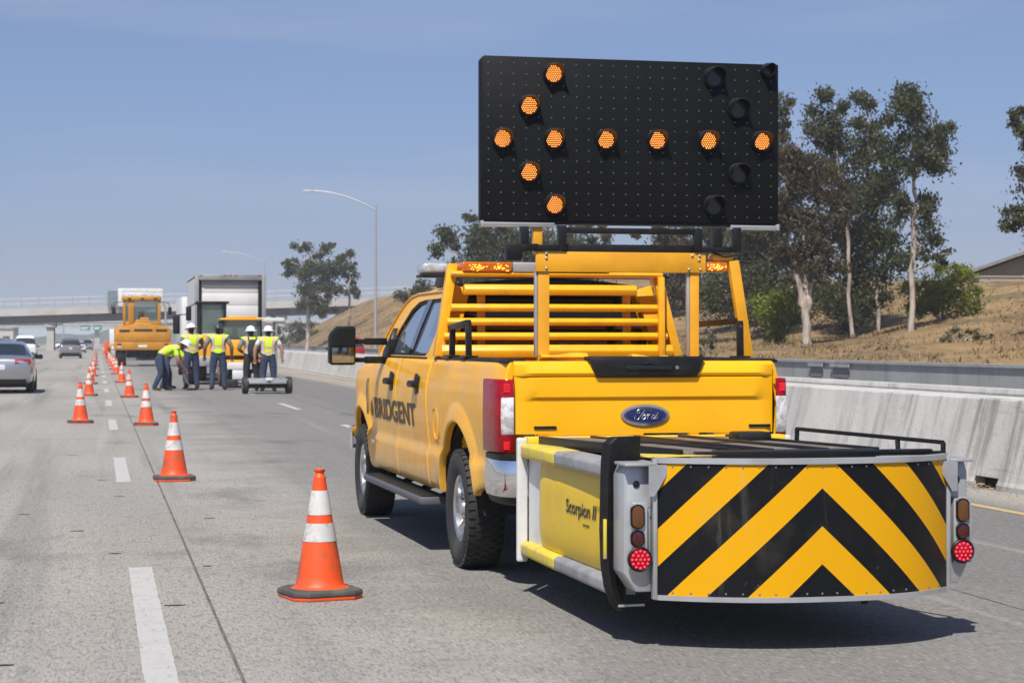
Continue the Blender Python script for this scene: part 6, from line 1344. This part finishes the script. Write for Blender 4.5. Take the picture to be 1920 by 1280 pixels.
# backhoe loader with a dark cab
bh = thing('backhoe_loader', 'yellow backhoe loader with a dark framed cab in front of the box truck', 'loader', (3.82, 67.5, 0))
P(MB().loft([[(-.85, y, .7), (.85, y, .7), (.85, y, 1.55), (.7, y, 1.68), (-.7, y, 1.68), (-.85, y, 1.55)] for y in (0, 3.4)]), 'body', 'machine_bright', bh)
for x in (-.42, .40):
    for y in (.25, 1.45): P(MB().box(x - .05, x + .05, y - .05, y + .05, 1.66, 2.72), 'cab_pillar', 'black_steel', bh, .01)
P(MB().box(-.56, .54, .1, 1.6, 2.72, 2.80), 'cab_roof', 'black_steel', bh, .03)
P(MB().box(-.37, .35, .24, .26, 1.72, 2.72), 'window', 'cab_glass', bh, 0, 0); P(MB().box(-.37, .35, 1.44, 1.46, 1.72, 2.72), 'window', 'cab_glass', bh, 0, 0)
P(MB().box(-.9, .9, -.12, 0, .62, .95), 'rear_frame', 'worn_grey', bh)
P(MB().box(.30, .55, -.3, -.1, 1.62, 1.95), 'beacon_flag', 'shirt_lime', bh, .05); P(MB().tube([(-.80, .2, 2.62), (-.62, .2, 2.70), (-.45, .2, 2.72)], .02, 6).box(-.90, -.72, .18, .24, 2.15, 2.62), 'mirror', 'black_plastic', bh, .01)
for s_ in (-1, 1): car_wheel(bh, s_ * .72, .7, .58, .42, s_, 'machine_bright'); car_wheel(bh, s_ * .72, 3.0, .42, .32, s_, 'machine_bright')
# compact paving machine / roller in front
rl = thing('paving_machine', 'small yellow paving machine with a wide glazed cab behind the workers', 'paver', (4.50, 63.0, 0)); rl.scale = (.64, 1, .90)
P(MB().loft([[(-.95, y, z0), (.80, y, z0), (.80, y, z1), (-.95, y, z1)] for y, z0, z1 in ((0, 1.12, 1.66), (.9, 1.12, 1.70))]), 'rear_hood', 'machine_bright', rl); P(MB().box(-.95, .8, -.05, .2, .88, .97), 'lower_panel', 'machine_bright', rl, .01)
P(MB().box(-.85, .75, .1, 2.4, .35, 1.1), 'chassis', 'dark_under', rl, 0, 0); P(MB().box(-.80, .55, -.16, -.02, .64, .88), 'rear_box', 'box_white', rl, .02); P(MB().box(-.55, .05, -.18, -.05, .30, .62), 'number_panel', 'plate_white', rl, .01); P(MB().box(-.95, .55, -.3, 0, .16, .26), 'bumper', 'worn_grey', rl, .01)
for x in (-1.0, .95):
    for y in (.55, 1.9): P(MB().bar((x, y, 1.62), (x * .97, y, 2.36), .09, .09), 'cab_pillar', 'black_steel', rl, .01)
P(MB().box(-1.06, 1.02, .42, 2.1, 2.36, 2.43), 'cab_roof', 'machine_bright', rl, .02); P(MB().box(-.7, .7, .6, 1.9, 2.43, 2.50), 'roof_hatch', 'machine_bright', rl, .02)
P(MB().box(-.93, .88, .56, .58, 1.72, 2.36), 'window', 'cab_glass', rl, 0, 0); P(MB().box(-.93, .88, 1.88, 1.90, 1.72, 2.36), 'window', 'cab_glass', rl, 0, 0)
P(MB().box(-.45, -.15, .9, 1.2, 1.5, 2.1), 'seat', 'black_plastic', rl, .08); P(MB().box(-.93, .9, .45, .52, 1.62, 1.73), 'cab_sill', 'black_plastic', rl, .01)
for s_ in (-1, 1): car_wheel(rl, s_ * .85, .5, .45, .3, s_, 'machine_bright'); car_wheel(rl, s_ * .85, 2.2, .45, .3, s_, 'machine_bright')
P(MB().box(-1.1, -.3, -.5, -.1, .02, .30), 'screed', 'dark_under', rl, .05)
# light mast behind
lm = thing('light_mast', 'portable light mast with a white crossbar beside the paving machine', 'light mast', (6.15, 70, 0)); P(MB().tube([(0, 0, 0), (0, 0, 2.2)], .035, 8), 'pole', 'galvanised', lm, 0); P(MB().box(-.85, .28, -.06, .06, 2.14, 2.28), 'crossbar', 'box_white', lm, .02); P(MB().box(-.3, .3, -.3, .3, 0, .12), 'foot', 'worn_grey', lm, .02)
# small two wheel trailer
tr = thing('cart_trailer', 'low grey two wheeled trailer with a small white plate in front of the workers', 'trailer', (4.62, 55.3, 0))
P(MB().box(-.55, .55, 0, 1.1, .36, .42), 'deck', 'worn_grey', tr, .01); P(MB().box(-.52, .52, -.06, 0, .28, .37), 'rear_beam', 'galvanised', tr, .01); P(MB().box(-.5, .5, .1, .9, .16, .28), 'axle_frame', 'dark_under', tr, 0, 0)
for s_ in (-1, 1):
    o = MB().lathe([(.10, -.08), (.20, -.09), (.235, -.06), (.24, 0), (.235, .06), (.20, .09), (.10, .08)], 26, axis='x', caps=False).build('wheel', 'rubber', tr, smooth=40); o.location = (s_ * .60, .25, .24)
    MB().lathe([(.11, s_ * .075), (.05, s_ * .05), (.001, s_ * .055)], 20, axis='x', caps=False).build('rim', 'box_white', o, smooth=40)
    P(MB().box(s_ * .40 - .03, s_ * .40 + .03, .2, .3, .42, .56), 'stake', 'worn_grey', tr, .005)
P(MB().box(-.06, .13, -.085, -.065, .37, .45), 'license_plate', 'plate_white', tr, .004); P(MB().box(0, .07, -.085, -.07, .33, .365), 'marker_lamp', 'amber_lens_off', tr, .004)
P(MB().tube([(-.45, 1.0, .38), (0, 2.2, .34), (.45, 1.0, .38)], .035, 6), 'tow_bar', 'worn_grey', tr, 0)
# work truck in the closed lane beyond the cones, and the trailer crossing the bridge
wk = thing('work_truck', 'small yellow and white work truck far down the closed lane', 'truck', (1.75, 175, 0)); P(MB().box(-1.0, .9, 0, 5, .5, 1.15), 'body', 'machine_yellow', wk); P(MB().box(-.7, .8, .4, 3, 1.15, 2.5), 'box', 'box_white', wk, .05); P(MB().box(-.55, .75, -.03, 0, .75, 1.05), 'tail_panel', 'plate_white', wk, .01); P(MB().box(-1.15, -.8, -.6, -.3, .4, 1.5), 'orange_barrel', 'cone_orange', wk, .08)
for s_ in (-1, 1):
    for y in (1, 4): car_wheel(wk, s_ * .85, y, .38, .25, s_)
bd_ = thing('semi_trailer', 'white box trailer with faded dark marks crossing the overpass', 'trailer', (3.4, 334, 6.6)); P(MB().box(0, 7.2, 0, 2.5, .6, 3.6), 'trailer_box', 'box_white', bd_, .04); P(MB().box(-1.7, -.1, .1, 2.4, .4, 3.2), 'cab', 'cab_glass', bd_, .1)
rg = random.Random(12); mk = MB()
for row in range(2):
    x = .7
    while x < 6.6:
        w_ = rg.uniform(.15, .5); mk.bar((x, -.02, 2.4 + .7 * row), (x + w_, -.02, 2.4 + .7 * row + rg.uniform(-.25, .3)), .02, .12); x += w_ + rg.uniform(.05, .3)
tag(mk.build('faded_marks', 'worn_grey', bd_, smooth=0), kind='stuff')
for y in (.3, 2.2): car_wheel(bd_, 1.2, y, .5, .3, 1); car_wheel(bd_, 6.2, y, .5, .3, 1); car_wheel(bd_, -1.0, y, .5, .3, 1)
# ------------------------------------------------------------------ grit along the barrier foot
gr = MB(); rg = random.Random(77); mat('grit', (.26, .24, .21), .95, c2=(.14, .125, .11), scale=40)
for i in range(1500):
    y = 12 + rg.random() ** 1.6 * 60; x = xb(y) - abs(rg.gauss(0, .16)) - .02; r_ = rg.uniform(.004, .013)
    gr.add([(x + r_, y, .001), (x - r_ * .6, y + r_ * .8, .001), (x - r_ * .5, y - r_ * .9, .001), (x, y, r_ * 1.1)], [(0, 1, 3), (1, 2, 3), (2, 0, 3)])
tag(gr.build('grit', 'grit', smooth=0, fix=False), 'loose grit and pebbles along the barrier foot', 'grit', kind='stuff')
# ------------------------------------------------------------------ far background and the air
mat('far_foliage', (.06, .07, .05), .95, c2=(.04, .05, .035), scale=.05); mat('far_wall', (.45, .43, .40), .9); 
rg = random.Random(31)
ridge = MB(); xs = [-420 + i * 6 for i in range(160)]
ridge.add([(x, 1150 + 60 * mn.noise((x * .004, 3, 1)), -1) for x in xs] + [(x, 1160 + 60 * mn.noise((x * .004, 3, 1)), 6.5 + 4 * mn.noise((x * .012, 0, 0)) + 3 * mn.noise((x * .07, 5, 0))) for x in xs] + [(x, 1300, -1) for x in xs],
          [(i, i + 1, len(xs) + i + 1, len(xs) + i) for i in range(len(xs) - 1)] + [(len(xs) + i, len(xs) + i + 1, 2 * len(xs) + i + 1, 2 * len(xs) + i) for i in range(len(xs) - 1)])
tag(ridge.build('hills', 'far_foliage', smooth=0, fix=False), kind='structure')
for i, (x, y, w_, h_) in enumerate(((-46, 520, 16, 6), (-30, 600, 12, 5), (-62, 640, 22, 7))):
    t = thing('building', ['pale warehouse at the far left of the horizon', 'small pale warehouse by the second overpass', 'long pale warehouse behind the others at the far left'][i], 'building', (x, y, 0), 0, 'far warehouses')
    MB().box(-w_ / 2, w_ / 2, 0, 12, -.1, h_).build('wall', 'far_wall', t, smooth=0); MB().box(-w_ / 2 - .3, w_ / 2 + .3, -.3, 12.3, h_, h_ + .35).build('roof', 'roof_grey', t, smooth=0)
    for k in range(int(w_ / 4)): MB().box(-w_ / 2 + 1 + k * 4, -w_ / 2 + 3 + k * 4, -.06, .02, 1.5, 3).build('window', 'glass_dark', t, smooth=0)
hz = MB().box(-1600, 2000, -90, 2500, -1.6, 15.5).build('haze', 'chain_link', smooth=0)
hm = bpy.data.materials.new('haze_air'); hm.use_nodes = True; n = hm.node_tree; n.nodes.clear()
o_ = n.nodes.new('ShaderNodeOutputMaterial'); pv = n.nodes.new('ShaderNodeVolumePrincipled'); pv.inputs['Color'].default_value = (.86, .91, 1, 1); pv.inputs['Density'].default_value = .00032; pv.inputs['Anisotropy'].default_value = .0
n.links.new(pv.outputs[0], o_.inputs['Volume']); hz.data.materials.clear(); hz.data.materials.append(hm)
tag(hz, 'thin pale haze in the air over the highway', 'haze', kind='stuff')
